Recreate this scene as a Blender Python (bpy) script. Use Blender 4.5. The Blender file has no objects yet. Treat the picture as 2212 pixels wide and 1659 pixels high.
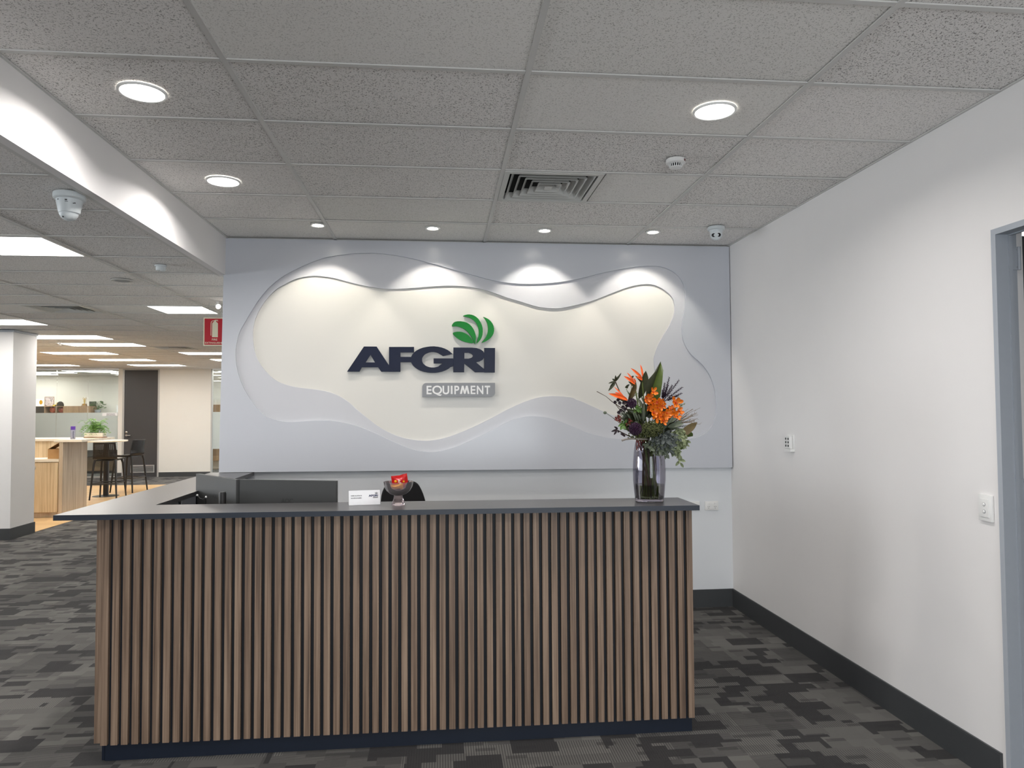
import bpy, bmesh, math, random
from mathutils import Vector, Matrix, Euler
random.seed(7)
S = bpy.context.scene
COL = S.collection

# ------------------------------------------------------------------ camera
cam_d = bpy.data.cameras.new('camera'); cam = bpy.data.objects.new('camera', cam_d); COL.objects.link(cam)
cam_d.sensor_fit = 'HORIZONTAL'; cam_d.sensor_width = 36.0; cam_d.lens = 25.216
cam_d.clip_start = 0.05; cam_d.clip_end = 200
_r = Vector((0.995168, -0.098009, -0.005843)); _u = Vector((0.002344, -0.035781, 0.999357)); _f = Vector((0.098155, 0.994542, 0.035378))
_m = Matrix((( _r.x, _u.x, -_f.x), (_r.y, _u.y, -_f.y), (_r.z, _u.z, -_f.z))).to_4x4()
_m.translation = Vector((0, 0, 1.657)); cam.matrix_world = _m
S.camera = cam

# ------------------------------------------------------------------ exposure, sky, large lights
S.view_settings.view_transform = 'Standard'; S.view_settings.look = 'None'
S.view_settings.exposure = 0.22; S.view_settings.gamma = 1.0; S.view_settings.use_curve_mapping = False
SKY = 8.8            # overcast daylight seen through the shopfront behind the camera
DOWN = 12.5          # lamp inside each round LED downlight (W)
OFFICE = 12.0         # LED panels of the open-plan office
WASH = 17.0          # wall washers over the feature wall (W)
w = bpy.data.worlds.new('sky'); S.world = w; w.use_nodes = True
bg = w.node_tree.nodes['Background']; bg.inputs['Color'].default_value = (0.90, 0.935, 1.0, 1); bg.inputs['Strength'].default_value = SKY
for lx_, rot_, sz_ in (((0.9, -4.52, 1.3), (90, 0, 0), (2.8, 2.45)), ((-9.93, 3.0, 1.45), (90, 0, -90), (9.0, 1.6))):
    pl = bpy.data.lights.new('window_portal', 'AREA'); pl.shape = 'RECTANGLE'; pl.size, pl.size_y = sz_; pl.cycles.is_portal = True
    po = bpy.data.objects.new('window_portal', pl); COL.objects.link(po)
    po.location = lx_; po.rotation_euler = tuple(math.radians(a) for a in rot_)

# ------------------------------------------------------------------ material helpers
def lin(c):
    f = lambda v: v/12.92 if v <= 0.04045 else ((v+0.055)/1.055)**2.4
    return tuple(f(x/255.0) for x in c)+(1.0,)
class NT:
    def __init__(s, name):
        s.m = bpy.data.materials.new(name); s.m.use_nodes = True; s.t = s.m.node_tree; s.n = s.t.nodes
        s.b = s.n['Principled BSDF']; s.o = s.n['Material Output']
    def add(s, kind, **kw):
        n = s.n.new(kind)
        for k, v in kw.items(): setattr(n, k, v)
        return n
    def link(s, a, b): s.t.links.new(a, b)
    def math(s, op, a, b=None, c=None, clamp=False):
        n = s.n.new('ShaderNodeMath'); n.operation = op; n.use_clamp = clamp
        for i, v in enumerate((a, b, c)):
            if v is None: continue
            if isinstance(v, (int, float)): n.inputs[i].default_value = v
            else: s.link(v, n.inputs[i])
        return n.outputs[0]
    def mix(s, fac, a, b):
        n = s.n.new('ShaderNodeMix'); n.data_type = 'RGBA'
        for sock, v in ((n.inputs[0], fac), (n.inputs[6], a), (n.inputs[7], b)):
            if isinstance(v, (int, float)): sock.default_value = v
            elif isinstance(v, tuple): sock.default_value = v
            else: s.link(v, sock)
        return n.outputs[2]
    def ramp(s, fac, stops):
        n = s.n.new('ShaderNodeValToRGB'); e = n.color_ramp.elements
        while len(e) < len(stops): e.new(0.5)
        for k, (p, c) in zip(e, stops): k.position = p; k.color = c
        s.link(fac, n.inputs[0]); return n.outputs[0]
    def noise(s, vec, scale, detail=3, rough=0.5, out=0):
        n = s.n.new('ShaderNodeTexNoise'); n.inputs['Scale'].default_value = scale; n.inputs['Detail'].default_value = detail
        n.inputs['Roughness'].default_value = rough
        if vec is not None: s.link(vec, n.inputs['Vector'])
        return n.outputs[out]
    def mapv(s, vec, scale=(1,1,1), loc=(0,0,0)):
        n = s.n.new('ShaderNodeMapping'); n.inputs['Scale'].default_value = scale; n.inputs['Location'].default_value = loc
        s.link(vec, n.inputs['Vector']); return n.outputs[0]
    def bump(s, h, strength=0.2, dist=0.01):
        n = s.n.new('ShaderNodeBump'); n.inputs['Strength'].default_value = strength; n.inputs['Distance'].default_value = dist
        s.link(h, n.inputs['Height']); s.link(n.outputs[0], s.b.inputs['Normal'])
    def coord(s): return s.n.new('ShaderNodeTexCoord').outputs['Object']
    def pos(s): return s.n.new('ShaderNodeNewGeometry').outputs['Position']
def plain(name, c, rough=0.5, metal=0.0, spec=0.5, coat=0.0, var=0.06, scale=30.0, bump=0.0):
    t = NT(name); p = t.pos(); n = t.noise(p, scale, 3)
    a = tuple(x*(1-var) for x in c[:3])+(1,); b = tuple(min(1, x*(1+var)) for x in c[:3])+(1,)
    t.link(t.mix(n, a, b), t.b.inputs['Base Color'])
    t.b.inputs['Roughness'].default_value = rough; t.b.inputs['Metallic'].default_value = metal
    t.b.inputs['Specular IOR Level'].default_value = spec; t.b.inputs['Coat Weight'].default_value = coat
    if bump: t.bump(t.noise(p, scale*4, 2), bump, 0.002)
    return t.m
def emit(name, c, strength):
    t = NT(name); t.b.inputs['Base Color'].default_value = (0.8,0.8,0.8,1)
    t.b.inputs['Emission Color'].default_value = c; t.b.inputs['Emission Strength'].default_value = strength; return t.m
def clear_glass(name, tint=(1,1,1,1), refl=1.0, rough=0.0, haze=0.0):
    t = NT(name); tr = t.add('ShaderNodeBsdfTransparent'); tr.inputs[0].default_value = tint
    gl = t.add('ShaderNodeBsdfGlossy'); gl.inputs['Roughness'].default_value = rough
    fr = t.add('ShaderNodeFresnel'); fr.inputs[0].default_value = 1.5
    mx = t.add('ShaderNodeMixShader'); t.link(t.math('MULTIPLY', fr.outputs[0], refl, clamp=True), mx.inputs[0])
    base = tr.outputs[0]
    if haze:
        df = t.add('ShaderNodeBsdfDiffuse'); df.inputs[0].default_value = tint; m2 = t.add('ShaderNodeMixShader'); m2.inputs[0].default_value = haze
        t.link(tr.outputs[0], m2.inputs[1]); t.link(df.outputs[0], m2.inputs[2]); base = m2.outputs[0]
    t.link(base, mx.inputs[1]); t.link(gl.outputs[0], mx.inputs[2]); t.link(mx.outputs[0], t.o.inputs[0]); return t.m
def wood(name, c1, c2, c3, axis='Z', grain=55.0, rough=0.5, rnd=True):
    t = NT(name); p = t.coord()
    sc = {'Z': (grain, grain, 1.6), 'X': (1.6, grain, grain), 'Y': (grain, 1.6, grain)}[axis]
    if rnd:
        oi = t.add('ShaderNodeObjectInfo'); v = t.add('ShaderNodeVectorMath'); v.operation = 'SCALE'
        v.inputs[0].default_value = (13.0, 7.0, 31.0); t.link(oi.outputs['Random'], v.inputs['Scale'])
        a = t.add('ShaderNodeVectorMath'); a.operation = 'ADD'; t.link(p, a.inputs[0]); t.link(v.outputs[0], a.inputs[1]); p = a.outputs[0]
    n1 = t.noise(t.mapv(p, sc), 1.0, 4, 0.6); n2 = t.noise(t.mapv(p, tuple(x*0.28 for x in sc)), 1.0, 2, 0.5)
    f = t.math('ADD', t.math('MULTIPLY', n1, 0.6), t.math('MULTIPLY', n2, 0.4))
    t.link(t.ramp(f, [(0.32, c1), (0.5, c2), (0.66, c3)]), t.b.inputs['Base Color'])
    t.b.inputs['Roughness'].default_value = rough; t.bump(n1, 0.08, 0.001); return t.m

# ------------------------------------------------------------------ mesh helpers (authored in world metres)
class MB:
    def __init__(s): s.v = []; s.f = []
    def quad(s, a, b, c, d):
        i = len(s.v); s.v += [tuple(a), tuple(b), tuple(c), tuple(d)]; s.f.append((i, i+1, i+2, i+3)); return s
    def add(s, vs, fs):
        i = len(s.v); s.v += [tuple(x) for x in vs]; s.f += [tuple(j+i for j in f) for f in fs]; return s
    def box(s, x0, x1, y0, y1, z0, z1, bev=0.0):
        if bev <= 0:
            vs = [(x0,y0,z0),(x1,y0,z0),(x1,y1,z0),(x0,y1,z0),(x0,y0,z1),(x1,y0,z1),(x1,y1,z1),(x0,y1,z1)]
            return s.add(vs, [(0,3,2,1),(4,5,6,7),(0,1,5,4),(1,2,6,5),(2,3,7,6),(3,0,4,7)])
        bm = bmesh.new(); bmesh.ops.create_cube(bm, size=1.0)
        for q in bm.verts:
            q.co = Vector((x0+(q.co.x+.5)*(x1-x0), y0+(q.co.y+.5)*(y1-y0), z0+(q.co.z+.5)*(z1-z0)))
        bmesh.ops.bevel(bm, geom=list(bm.edges)+list(bm.verts), offset=bev, segments=2, affect='EDGES', profile=0.6)
        bm.verts.ensure_lookup_table(); bm.verts.index_update()
        s.add([q.co for q in bm.verts], [[q.index for q in f.verts] for f in bm.faces]); bm.free(); return s
    def obox(s, c, ax, ay, az, hx, hy, hz):
        c = Vector(c); vs = []
        for k in (-1, 1):
            for i, j in ((-1,-1),(1,-1),(1,1),(-1,1)): vs.append(c+ax*hx*i+ay*hy*j+az*hz*k)
        return s.add(vs, [(0,3,2,1),(4,5,6,7),(0,1,5,4),(1,2,6,5),(2,3,7,6),(3,0,4,7)])
    def lathe(s, prof, c, seg=32, ax=None, cap0=True, cap1=True):
        c = Vector(c); az = Vector(ax or (0,0,1)).normalized()
        ux = az.orthogonal().normalized(); uy = az.cross(ux); vs = []; fs = []
        if ax is None: ux = Vector((1,0,0)); uy = Vector((0,1,0))
        for r, h in prof:
            for k in range(seg):
                a = 2*math.pi*k/seg; vs.append(c+ux*(r*math.cos(a))+uy*(r*math.sin(a))+az*h)
        for i in range(len(prof)-1):
            for k in range(seg):
                k2 = (k+1) % seg; fs.append((i*seg+k, i*seg+k2, (i+1)*seg+k2, (i+1)*seg+k))
        if cap0: fs.append(tuple(reversed(range(seg))))
        if cap1: fs.append(tuple(range((len(prof)-1)*seg, len(prof)*seg)))
        return s.add(vs, fs)
    def tube(s, path, rad, seg=8, cap=True):
        P = [Vector(p) for p in path]; n = len(P); R = rad if isinstance(rad, (list, tuple)) else [rad]*n
        t0 = (P[1]-P[0]).normalized(); ux = t0.orthogonal().normalized(); vs = []; fs = []
        for i in range(n):
            t = ((P[min(i+1, n-1)]-P[max(i-1, 0)])).normalized()
            ux = (ux-t*ux.dot(t)); ux = ux.normalized() if ux.length > 1e-6 else t.orthogonal().normalized()
            uy = t.cross(ux)
            for k in range(seg):
                a = 2*math.pi*k/seg; vs.append(P[i]+ux*(R[i]*math.cos(a))+uy*(R[i]*math.sin(a)))
        for i in range(n-1):
            for k in range(seg):
                k2 = (k+1) % seg; fs.append((i*seg+k, i*seg+k2, (i+1)*seg+k2, (i+1)*seg+k))
        if cap: fs.append(tuple(reversed(range(seg)))); fs.append(tuple(range((n-1)*seg, n*seg)))
        return s.add(vs, fs)
    def ball(s, c, r, seg=12, rings=8, sq=(1,1,1)):
        c = Vector(c); vs = []; fs = []
        for i in range(rings+1):
            th = math.pi*i/rings
            for k in range(seg):
                a = 2*math.pi*k/seg
                vs.append(c+Vector((r*sq[0]*math.sin(th)*math.cos(a), r*sq[1]*math.sin(th)*math.sin(a), r*sq[2]*math.cos(th))))
        for i in range(rings):
            for k in range(seg):
                k2 = (k+1) % seg; fs.append((i*seg+k, (i+1)*seg+k, (i+1)*seg+k2, i*seg+k2))
        return s.add(vs, fs)
    def leaf(s, p0, p1, width, face=(0,-1,0), fold=0.15, bend=0.1, n=7, peak=0.4, thick=0.0):
        """pointed blade from p0 to p1; face = rough normal, fold lifts the edges, bend arches it, peak = widest point"""
        p0 = Vector(p0); p1 = Vector(p1); d = p1-p0; L = d.length; t = d/L
        nrm = Vector(face); nrm = (nrm-t*nrm.dot(t)); nrm = nrm.normalized() if nrm.length > 1e-4 else t.orthogonal().normalized()
        side = t.cross(nrm); vs = []; fs = []
        for i in range(n+1):
            u = i/n
            k = (u/peak)**0.7 if u < peak else max(0.0, 1-((u-peak)/(1-peak))**1.7)
            wd = width*0.5*max(0.05 if i < n else 0.01, math.sin(min(1, k)*math.pi/2))
            c = p0+d*u+nrm*(bend*L*math.sin(math.pi*u))
            vs += [c-side*wd+nrm*(fold*wd), c-side*wd*0.5+nrm*(fold*wd*.3), c, c+side*wd*0.5+nrm*(fold*wd*.3), c+side*wd+nrm*(fold*wd)]
        for i in range(n):
            for k in range(4):
                a = i*5+k; fs.append((a, a+1, a+6, a+5))
        return s.add(vs, fs)
    def build(s, name, m, parent=None, smooth=False):
        me = bpy.data.meshes.new(name)
        org = Vector(parent['org']) if parent is not None else Vector((0,0,0))
        me.from_pydata([tuple(Vector(q)-org) for q in s.v], [], s.f); me.update()
        if smooth:
            me.polygons.foreach_set('use_smooth', [True]*len(me.polygons))
            try: me.set_sharp_from_angle(angle=math.radians(40))
            except Exception: pass
        me.materials.append(m)
        o = bpy.data.objects.new(name, me); COL.objects.link(o)
        if parent is not None: o.parent = parent; o['org'] = tuple(org)
        else: o['org'] = (0.0, 0.0, 0.0)
        return o
def tag(o, label=None, cat=None, group=None, kind=None):
    if label: o['label'] = label
    if cat: o['category'] = cat
    if group: o['group'] = group
    if kind: o['kind'] = kind
    return o
def thing(name, label, cat, loc, group=None):
    o = bpy.data.objects.new(name, None); COL.objects.link(o); o.location = loc; o.empty_display_size = 0.1
    o['org'] = tuple(loc); return tag(o, label, cat, group)
def recentre(o, base):
    """move the origin of a one-mesh thing to its base without moving the mesh"""
    o.data.transform(Matrix.Translation(-Vector(base))); o.location = base; o['org'] = tuple(base); return o
def structure(name, mb, m, smooth=False): return tag(mb.build(name, m, None, smooth), kind='structure')
def copy_tree(o, loc, rz=None, label=None, name=None):
    c = o.copy(); COL.objects.link(c); c.location = loc
    if rz is not None: c.rotation_euler = (0, 0, rz)
    if label: c['label'] = label
    def rec(src, dst):
        for ch in list(src.children):
            k = ch.copy(); COL.objects.link(k); k.parent = dst; rec(ch, k)
    rec(o, c); return c
def smooth_loop(pts, sub=4):
    n = len(pts); out = []
    for i in range(n):
        p0, p1, p2, p3 = pts[i-1], pts[i], pts[(i+1) % n], pts[(i+2) % n]
        for k in range(sub):
            t = k/sub
            out.append(tuple(0.5*((2*p1[j])+(-p0[j]+p2[j])*t+(2*p0[j]-5*p1[j]+4*p2[j]-p3[j])*t*t+(-p0[j]+3*p1[j]-3*p2[j]+p3[j])*t**3) for j in (0, 1)))
    return out
def curve_to_mb(cu, fn):
    o = bpy.data.objects.new('tmp', cu); COL.objects.link(o)
    dg = bpy.context.evaluated_depsgraph_get(); dg.update()
    me = bpy.data.meshes.new_from_object(o.evaluated_get(dg)); mb = MB()
    mb.add([fn(v.co) for v in me.vertices], [list(p.vertices) for p in me.polygons])
    bpy.data.objects.remove(o); bpy.data.curves.remove(cu); bpy.data.meshes.remove(me); return mb
def plate(loops, y0, y1, bev=0.0):
    """flat shape given by (x,z) loops (later loops are holes), between depths y0 and y1"""
    cu = bpy.data.curves.new('tmp', 'CURVE'); cu.dimensions = '2D'; cu.fill_mode = 'BOTH'; cu.extrude = abs(y1-y0)/2-bev; cu.bevel_depth = bev
    cu.offset = -bev
    for L in loops:
        sp = cu.splines.new('POLY'); sp.points.add(len(L)-1); sp.use_cyclic_u = True
        for p, q in zip(sp.points, L): p.co = (q[0], q[1], 0, 1)
    ym = (y0+y1)/2
    return curve_to_mb(cu, lambda c: (c.x, ym-c.z, c.y))
def text_mb(s, x, z, y, h, width=None, depth=0.002, bold=0.0, fn=None, align='LEFT'):
    """lettering facing -Y, baseline left corner at (x,z)"""
    cu = bpy.data.curves.new('tmp', 'FONT'); cu.body = s; cu.size = 1.0; cu.extrude = 0.0; cu.offset = bold; cu.fill_mode = 'FRONT'
    mb = curve_to_mb(cu, lambda c: (c.x, c.y, c.z))
    xs = [v[0] for v in mb.v]; zs = [v[1] for v in mb.v]; x0, x1 = min(xs), max(xs); z0 = 0.0; zh = max(zs)
    sx = (width/(x1-x0)) if width else h/zh; sz = h/zh
    out = MB()
    pts = [((v[0]-x0)*sx, v[1]*sz) for v in mb.v]
    g = fn or (lambda a, b: (x+a, y, z+b))
    out.add([g(a, b) for a, b in pts], mb.f); return out

# ------------------------------------------------------------------ materials
M = {}
def carpet(name, base, dark, mid, light):
    t = NT(name); p = t.pos(); sx = t.add('ShaderNodeSeparateXYZ'); t.link(p, sx.inputs[0]); X, Y = sx.outputs[0], sx.outputs[1]
    def wn(a, b, seed):
        c = t.add('ShaderNodeCombineXYZ'); t.link(a, c.inputs[0]); t.link(b, c.inputs[1]); c.inputs[2].default_value = seed
        q = t.add('ShaderNodeTexWhiteNoise', noise_dimensions='3D'); t.link(c.outputs[0], q.inputs['Vector']); return q.outputs['Value']
    zero = t.math('MULTIPLY', X, 0.0)
    def cells(wx, wy, seed):
        row = t.math('FLOOR', t.math('DIVIDE', Y, wy)); off = wn(row, zero, seed)
        col = t.math('FLOOR', t.math('ADD', t.math('DIVIDE', X, wx), t.math('MULTIPLY', off, 5.0)))
        return wn(col, row, seed+3.3)
    a = cells(0.23, 0.14, 1.0); b = cells(0.33, 0.24, 8.0); c = cells(0.14, 0.072, 21.0); dd = cells(0.10, 0.030, 33.0)
    # dark rectangles: coarse patches eaten into by finer ones
    dk = t.math('ADD', t.math('MULTIPLY', a, 0.62), t.math('MULTIPLY', c, 0.38))
    dark_m = t.math('GREATER_THAN', dk, 0.625)
    fl = t.math('GREATER_THAN', dd, 0.955)
    tone = t.math('ADD', t.math('MULTIPLY', b, 0.5), t.math('MULTIPLY', c, 0.5))
    col = t.mix(tone, mid, light)
    col = t.mix(t.math('MULTIPLY', fl, 0.5), col, dark)
    # ribs: some patches are ribbed along X, some along Y, some plain
    rx = t.math('GREATER_THAN', t.math('SINE', t.math('MULTIPLY', X, 2*math.pi/0.0125)), 0.15)
    ry = t.math('GREATER_THAN', t.math('SINE', t.math('MULTIPLY', Y, 2*math.pi/0.0105)), 0.15)
    mx = t.math('GREATER_THAN', b, 0.66); my = t.math('LESS_THAN', b, 0.30)
    rib = t.math('ADD', t.math('MULTIPLY', rx, mx), t.math('MULTIPLY', ry, my))
    col = t.mix(t.math('MULTIPLY', rib, 0.62), col, dark)
    col = t.mix(t.math('MULTIPLY', dark_m, 0.92), col, dark)
    nz = t.noise(p, 420, 2, 0.7); nb = t.noise(p, 1.3, 2)
    col = t.mix(t.math('MULTIPLY', t.math('SUBTRACT', nz, 0.45, clamp=True), 0.9, clamp=True), col, light)
    t.link(col, t.b.inputs['Base Color']); t.b.inputs['Roughness'].default_value = 0.95; t.b.inputs['Specular IOR Level'].default_value = 0.15
    t.b.inputs['Sheen Weight'].default_value = 0.06; t.b.inputs['Sheen Roughness'].default_value = 0.6
    t.bump(t.math('ADD', nz, t.math('MULTIPLY', rib, -0.6)), 0.5, 0.003); return t.m
M['carpet'] = carpet('carpet', None, lin((27,26,29)), lin((68,67,66)), lin((116,114,110)))
def tile_mat(name, c, c2, amount):
    t = NT(name); p = t.pos(); oi = t.add('ShaderNodeObjectInfo')
    # short worm-like fissures: thin contour lines of one noise, kept only where a second noise is high
    q = t.mapv(p, (1, 1, 1)); n1 = t.noise(q, 100, 1.5, 0.5); n2 = t.noise(q, 120, 1.0, 0.5); n3 = t.noise(p, 300, 1, 0.5)
    line = t.math('LESS_THAN', t.math('ABSOLUTE', t.math('SUBTRACT', n1, 0.5)), 0.036)
    keep = t.math('GREATER_THAN', n2, 0.52); pin = t.math('GREATER_THAN', n3, 0.70)
    m = t.math('ADD', t.math('MULTIPLY', line, keep), t.math('MULTIPLY', pin, 0.7), clamp=True)
    amt = t.math('MULTIPLY', t.math('MULTIPLY_ADD', oi.outputs['Random'], 0.5, 0.65), amount)
    base = t.mix(oi.outputs['Random'], c, tuple(x*0.93 for x in c[:3])+(1,))
    t.link(t.mix(t.math('MULTIPLY', m, amt, clamp=True), base, c2), t.b.inputs['Base Color'])
    t.b.inputs['Roughness'].default_value = 0.9; t.b.inputs['Specular IOR Level'].default_value = 0.2
    t.bump(m, -0.4, 0.002); return t.m
M['tile'] = tile_mat('mineral_tile', lin((242,239,236)), lin((96,92,87)), 0.85)
M['tile_plain'] = tile_mat('plain_tile', lin((241,239,235)), lin((150,148,142)), 0.6)
M['tee'] = plain('tee_paint', lin((208,207,204)), 0.5, var=0.02)
M['wall'] = plain('wall_paint', lin((234,232,231)), 0.62, spec=0.3, var=0.012, scale=6, bump=0.02)
M['wall_office'] = plain('office_wall_paint', lin((226,223,216)), 0.6, spec=0.3, var=0.012, scale=6)
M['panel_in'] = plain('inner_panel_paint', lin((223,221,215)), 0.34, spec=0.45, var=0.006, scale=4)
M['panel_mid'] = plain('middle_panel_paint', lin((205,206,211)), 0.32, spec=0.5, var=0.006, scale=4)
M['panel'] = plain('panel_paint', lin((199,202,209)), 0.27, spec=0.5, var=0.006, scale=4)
M['wall_back'] = plain('back_wall_paint', lin((225,228,231)), 0.6, spec=0.3, var=0.012, scale=6)
M['skirt'] = plain('skirting_paint', lin((64,66,68)), 0.42, var=0.05, scale=12)
M['frame_grey'] = plain('frame_paint', lin((168,174,182)), 0.42, spec=0.5, var=0.03)
M['silver'] = plain('silver_paint', lin((186,186,184)), 0.35, 0.3, var=0.02)
M['steel'] = plain('brushed_steel', lin((190,188,184)), 0.28, 1.0, var=0.05)
M['chrome'] = plain('chrome', lin((230,230,232)), 0.08, 1.0, var=0.0)
M['top'] = plain('charcoal_laminate', lin((70,69,70)), 0.28, spec=0.75, var=0.04, scale=40)
M['edge'] = plain('charcoal_edge', lin((40,47,58)), 0.45, var=0.03)
M['kick'] = plain('navy_black_board', lin((9,22,40)), 0.5, var=0.1)
M['backing'] = plain('slat_backing', lin((15,19,27)), 0.6, var=0.1)
M['slat'] = wood('walnut', lin((70,54,43)), lin((126,105,88)), lin((158,136,116)), 'Z', 105, 0.5)
M['oak'] = wood('pale_oak', lin((178,150,112)), lin((205,180,142)), lin((222,200,164)), 'Z', 45, 0.5)
M['oak_grey'] = wood('washed_oak', lin((168,148,122)), lin((196,176,150)), lin((214,198,174)), 'Z', 45, 0.5)
M['oak_top'] = wood('oak_laminate', lin((214,198,172)), lin((230,216,192)), lin((240,230,210)), 'X', 45, 0.35)
M['shelf_wood'] = wood('shelf_veneer', lin((120,92,68)), lin((152,122,94)), lin((176,146,116)), 'Z', 40, 0.5)
def planks():
    t = NT('timber_floor'); p = t.pos(); br = t.add('ShaderNodeTexBrick'); t.link(p, br.inputs['Vector'])
    br.offset = 0.37; br.inputs['Scale'].default_value = 1.0; br.inputs['Brick Width'].default_value = 1.2; br.inputs['Row Height'].default_value = 0.13
    br.inputs['Mortar Size'].default_value = 0.002; br.inputs['Color1'].default_value = lin((214,176,124)); br.inputs['Color2'].default_value = lin((232,198,148)); br.inputs['Mortar'].default_value = lin((120,86,50))
    g = t.noise(t.mapv(p, (2.5, 40, 1)), 1.0, 4, 0.6)
    t.link(t.mix(t.math('MULTIPLY', g, 0.4), br.outputs['Color'], lin((178,134,84))), t.b.inputs['Base Color']); t.b.inputs['Roughness'].default_value = 0.35; return t.m
M['planks'] = planks()
M['black'] = plain('black_plastic', lin((26,25,25)), 0.45, var=0.08)
M['black_soft'] = plain('black_fabric', lin((20,20,22)), 0.9, var=0.2, scale=120)
M['monitor'] = plain('monitor_shell', lin((66,67,67)), 0.5, var=0.04)
M['emboss'] = plain('embossed_mark', lin((50,51,51)), 0.5)
M['monitor_dark'] = plain('monitor_gloss', lin((18,18,20)), 0.3)
M['white_pl'] = plain('white_plastic', lin((232,232,230)), 0.38, var=0.01)
M['cam_white'] = plain('camera_plastic', lin((214,220,222)), 0.4, var=0.02)
M['dark_void'] = plain('dark_void', lin((14,14,15)), 0.9)
M['vent'] = plain('vent_paint', lin((200,200,196)), 0.45, var=0.02)
M['door_grey'] = plain('door_paint', lin((66,66,68)), 0.38, var=0.03, scale=5)
M['navy'] = plain('navy_acrylic', lin((13,23,50)), 0.4, spec=0.3, var=0.1, scale=8)
M['navy_print'] = plain('navy_print', lin((38,46,86)), 0.5)
M['green'] = plain('green_acrylic', lin((8,122,42)), 0.4, spec=0.3, var=0.05, scale=8)
M['sign_grey'] = plain('grey_acrylic', lin((140,142,146)), 0.4, var=0.02)
M['white_paint'] = plain('white_print', lin((244,244,244)), 0.5, var=0.0)
M['grey_print'] = plain('grey_print', lin((120,120,124)), 0.6, var=0.0)
M['paper'] = plain('paper', lin((244,245,247)), 0.7, var=0.01)
M['red'] = plain('sign_red', lin((186,14,38)), 0.4, var=0.03)
M['cream'] = plain('sign_cream', lin((226,222,198)), 0.5, var=0.01)
M['led'] = emit('led_disc', (1.0, 0.96, 0.90, 1), 8)
M['wash_led'] = emit('washer_led', (1.0, 0.93, 0.82, 1), 25)
M['led_panel'] = emit('led_panel', (1.0, 0.97, 0.92, 1), OFFICE)
M['glass'] = clear_glass('partition_glass', (0.95, 0.98, 0.965, 1), 2.2)
M['window_glass'] = clear_glass('window_glass', (0.98, 0.99, 0.98, 1), 1.0)
def frosted():
    t = NT('frosted_film'); tr = t.add('ShaderNodeBsdfTranslucent'); tr.inputs[0].default_value = lin((232,238,236))
    df = t.add('ShaderNodeBsdfDiffuse'); df.inputs[0].default_value = lin((226,232,231)); mx = t.add('ShaderNodeMixShader'); mx.inputs[0].default_value = 0.5
    t.link(tr.outputs[0], mx.inputs[1]); t.link(df.outputs[0], mx.inputs[2]); t.link(mx.outputs[0], t.o.inputs[0]); return t.m
M['frost'] = frosted()

# ------------------------------------------------------------------ setting: floors, walls, ceilings
CE, CO = 3.028, 2.74          # reception ceiling, office ceiling
RX, LX, BY, PY = 2.432, -1.691, 5.86, 5.814
EY = -4.6                     # entry wall behind the camera
structure('floor', MB().box(-13.2, 6.0, EY-0.2, 24.0, -0.12, 0.0), M['carpet'])
structure('floor', MB().box(-12.8, -5.6, 10.56, 17.0, 0.0, 0.004), M['planks'])
structure('wall_back', MB().box(-1.70, RX+0.15, BY, BY+0.14, 0, CE+0.1), M['wall_back'])
structure('wall_return', MB().box(-1.70, -1.56, BY+0.14, 17.5, 0, CO+0.1), M['wall_office'])
DY0, DY1, DZ = 1.98, 2.927, 2.438     # doorway in the right wall
mb = MB().box(RX, RX+0.14, DY1, BY+0.14, 0, CE+0.1).box(RX, RX+0.14, EY-0.14, DY0, 0, CE+0.1).box(RX, RX+0.14, DY0, DY1, DZ, CE+0.1)
structure('wall_right', mb, M['wall'])
structure('trim_1', MB().box(LX-0.05, LX, EY, BY, CO-0.012, CE+0.1), M['wall'])           # bulkhead between the ceilings
structure('trim_2', MB().box(LX-0.075, LX-0.05, EY, BY, CO-0.010, CO+0.02), M['tee'])       # edge trim under it
structure('wall_left', MB().box(-13.2, -13.0, 9.0, 24, 0, CO+0.1).box(-13.2, -10.0, 9.0, 9.15, 0, CO+.1), M['wall_office'])
LW = (-1.5, 7.5, .65, 2.25)  # unseen left wall set near; its window is added to light the right wall
structure('wall_left', MB().box(-10.15, -10, EY-.15, LW[0], 0, CO+.1).box(-10.15, -10, LW[1], 9.0, 0, CO+.1).box(-10.15, -10, LW[0], LW[1], 0, LW[2]).box(-10.15, -10, LW[0], LW[1], LW[3], CO+.1), M['wall_office'])
win = structure('window_4', MB().box(-10.1, -10.04, LW[0], LW[1], LW[3]-.05, LW[3]).box(-10.1, -10.04, LW[0], LW[1], LW[2], LW[2]+.05), M['frame_grey'])
mull = [LW[0]+(LW[1]-LW[0])*k/7 for k in range(8)]
for y in mull: MB().box(-10.1, -10.04, y-.025, y+.025, LW[2]+.05, LW[3]-.05).build('mullion', M['frame_grey'], win)
for a, b in zip(mull[:-1], mull[1:]): MB().box(-10.075, -10.067, a+.025, b-.025, LW[2]+.05, LW[3]-.05).build('pane', M['window_glass'], win)
structure('wall_far', MB().box(-13.2, 6, 22.4, 22.55, 0, CO+0.1), M['wall_office'])
# entry wall with a glazed shopfront
wx0, wx1, wz1 = -0.5, 2.3, 2.55
structure('wall_entry', MB().box(-10.2, wx0, EY-0.15, EY, 0, CE+0.1).box(wx1, RX+0.14, EY-0.15, EY, 0, CE+0.1).box(wx0, wx1, EY-0.15, EY, wz1, CE+0.1), M['wall'])
win = structure('window_1', MB().box(wx0, wx1, EY-.1, EY-.04, wz1-.05, wz1).box(wx0, wx1, EY-.1, EY-.04, 0, .06), M['frame_grey'])
mull = [-.475, .9, 2.275]
for x in mull: MB().box(x-.025, x+.025, EY-.1, EY-.04, .06, wz1-.05).build('mullion', M['frame_grey'], win)
for a, b in zip(mull[:-1], mull[1:]): MB().box(a+.025, b-.025, EY-.075, EY-.067, .06, wz1-.05).build('pane', M['window_glass'], win)
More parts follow.
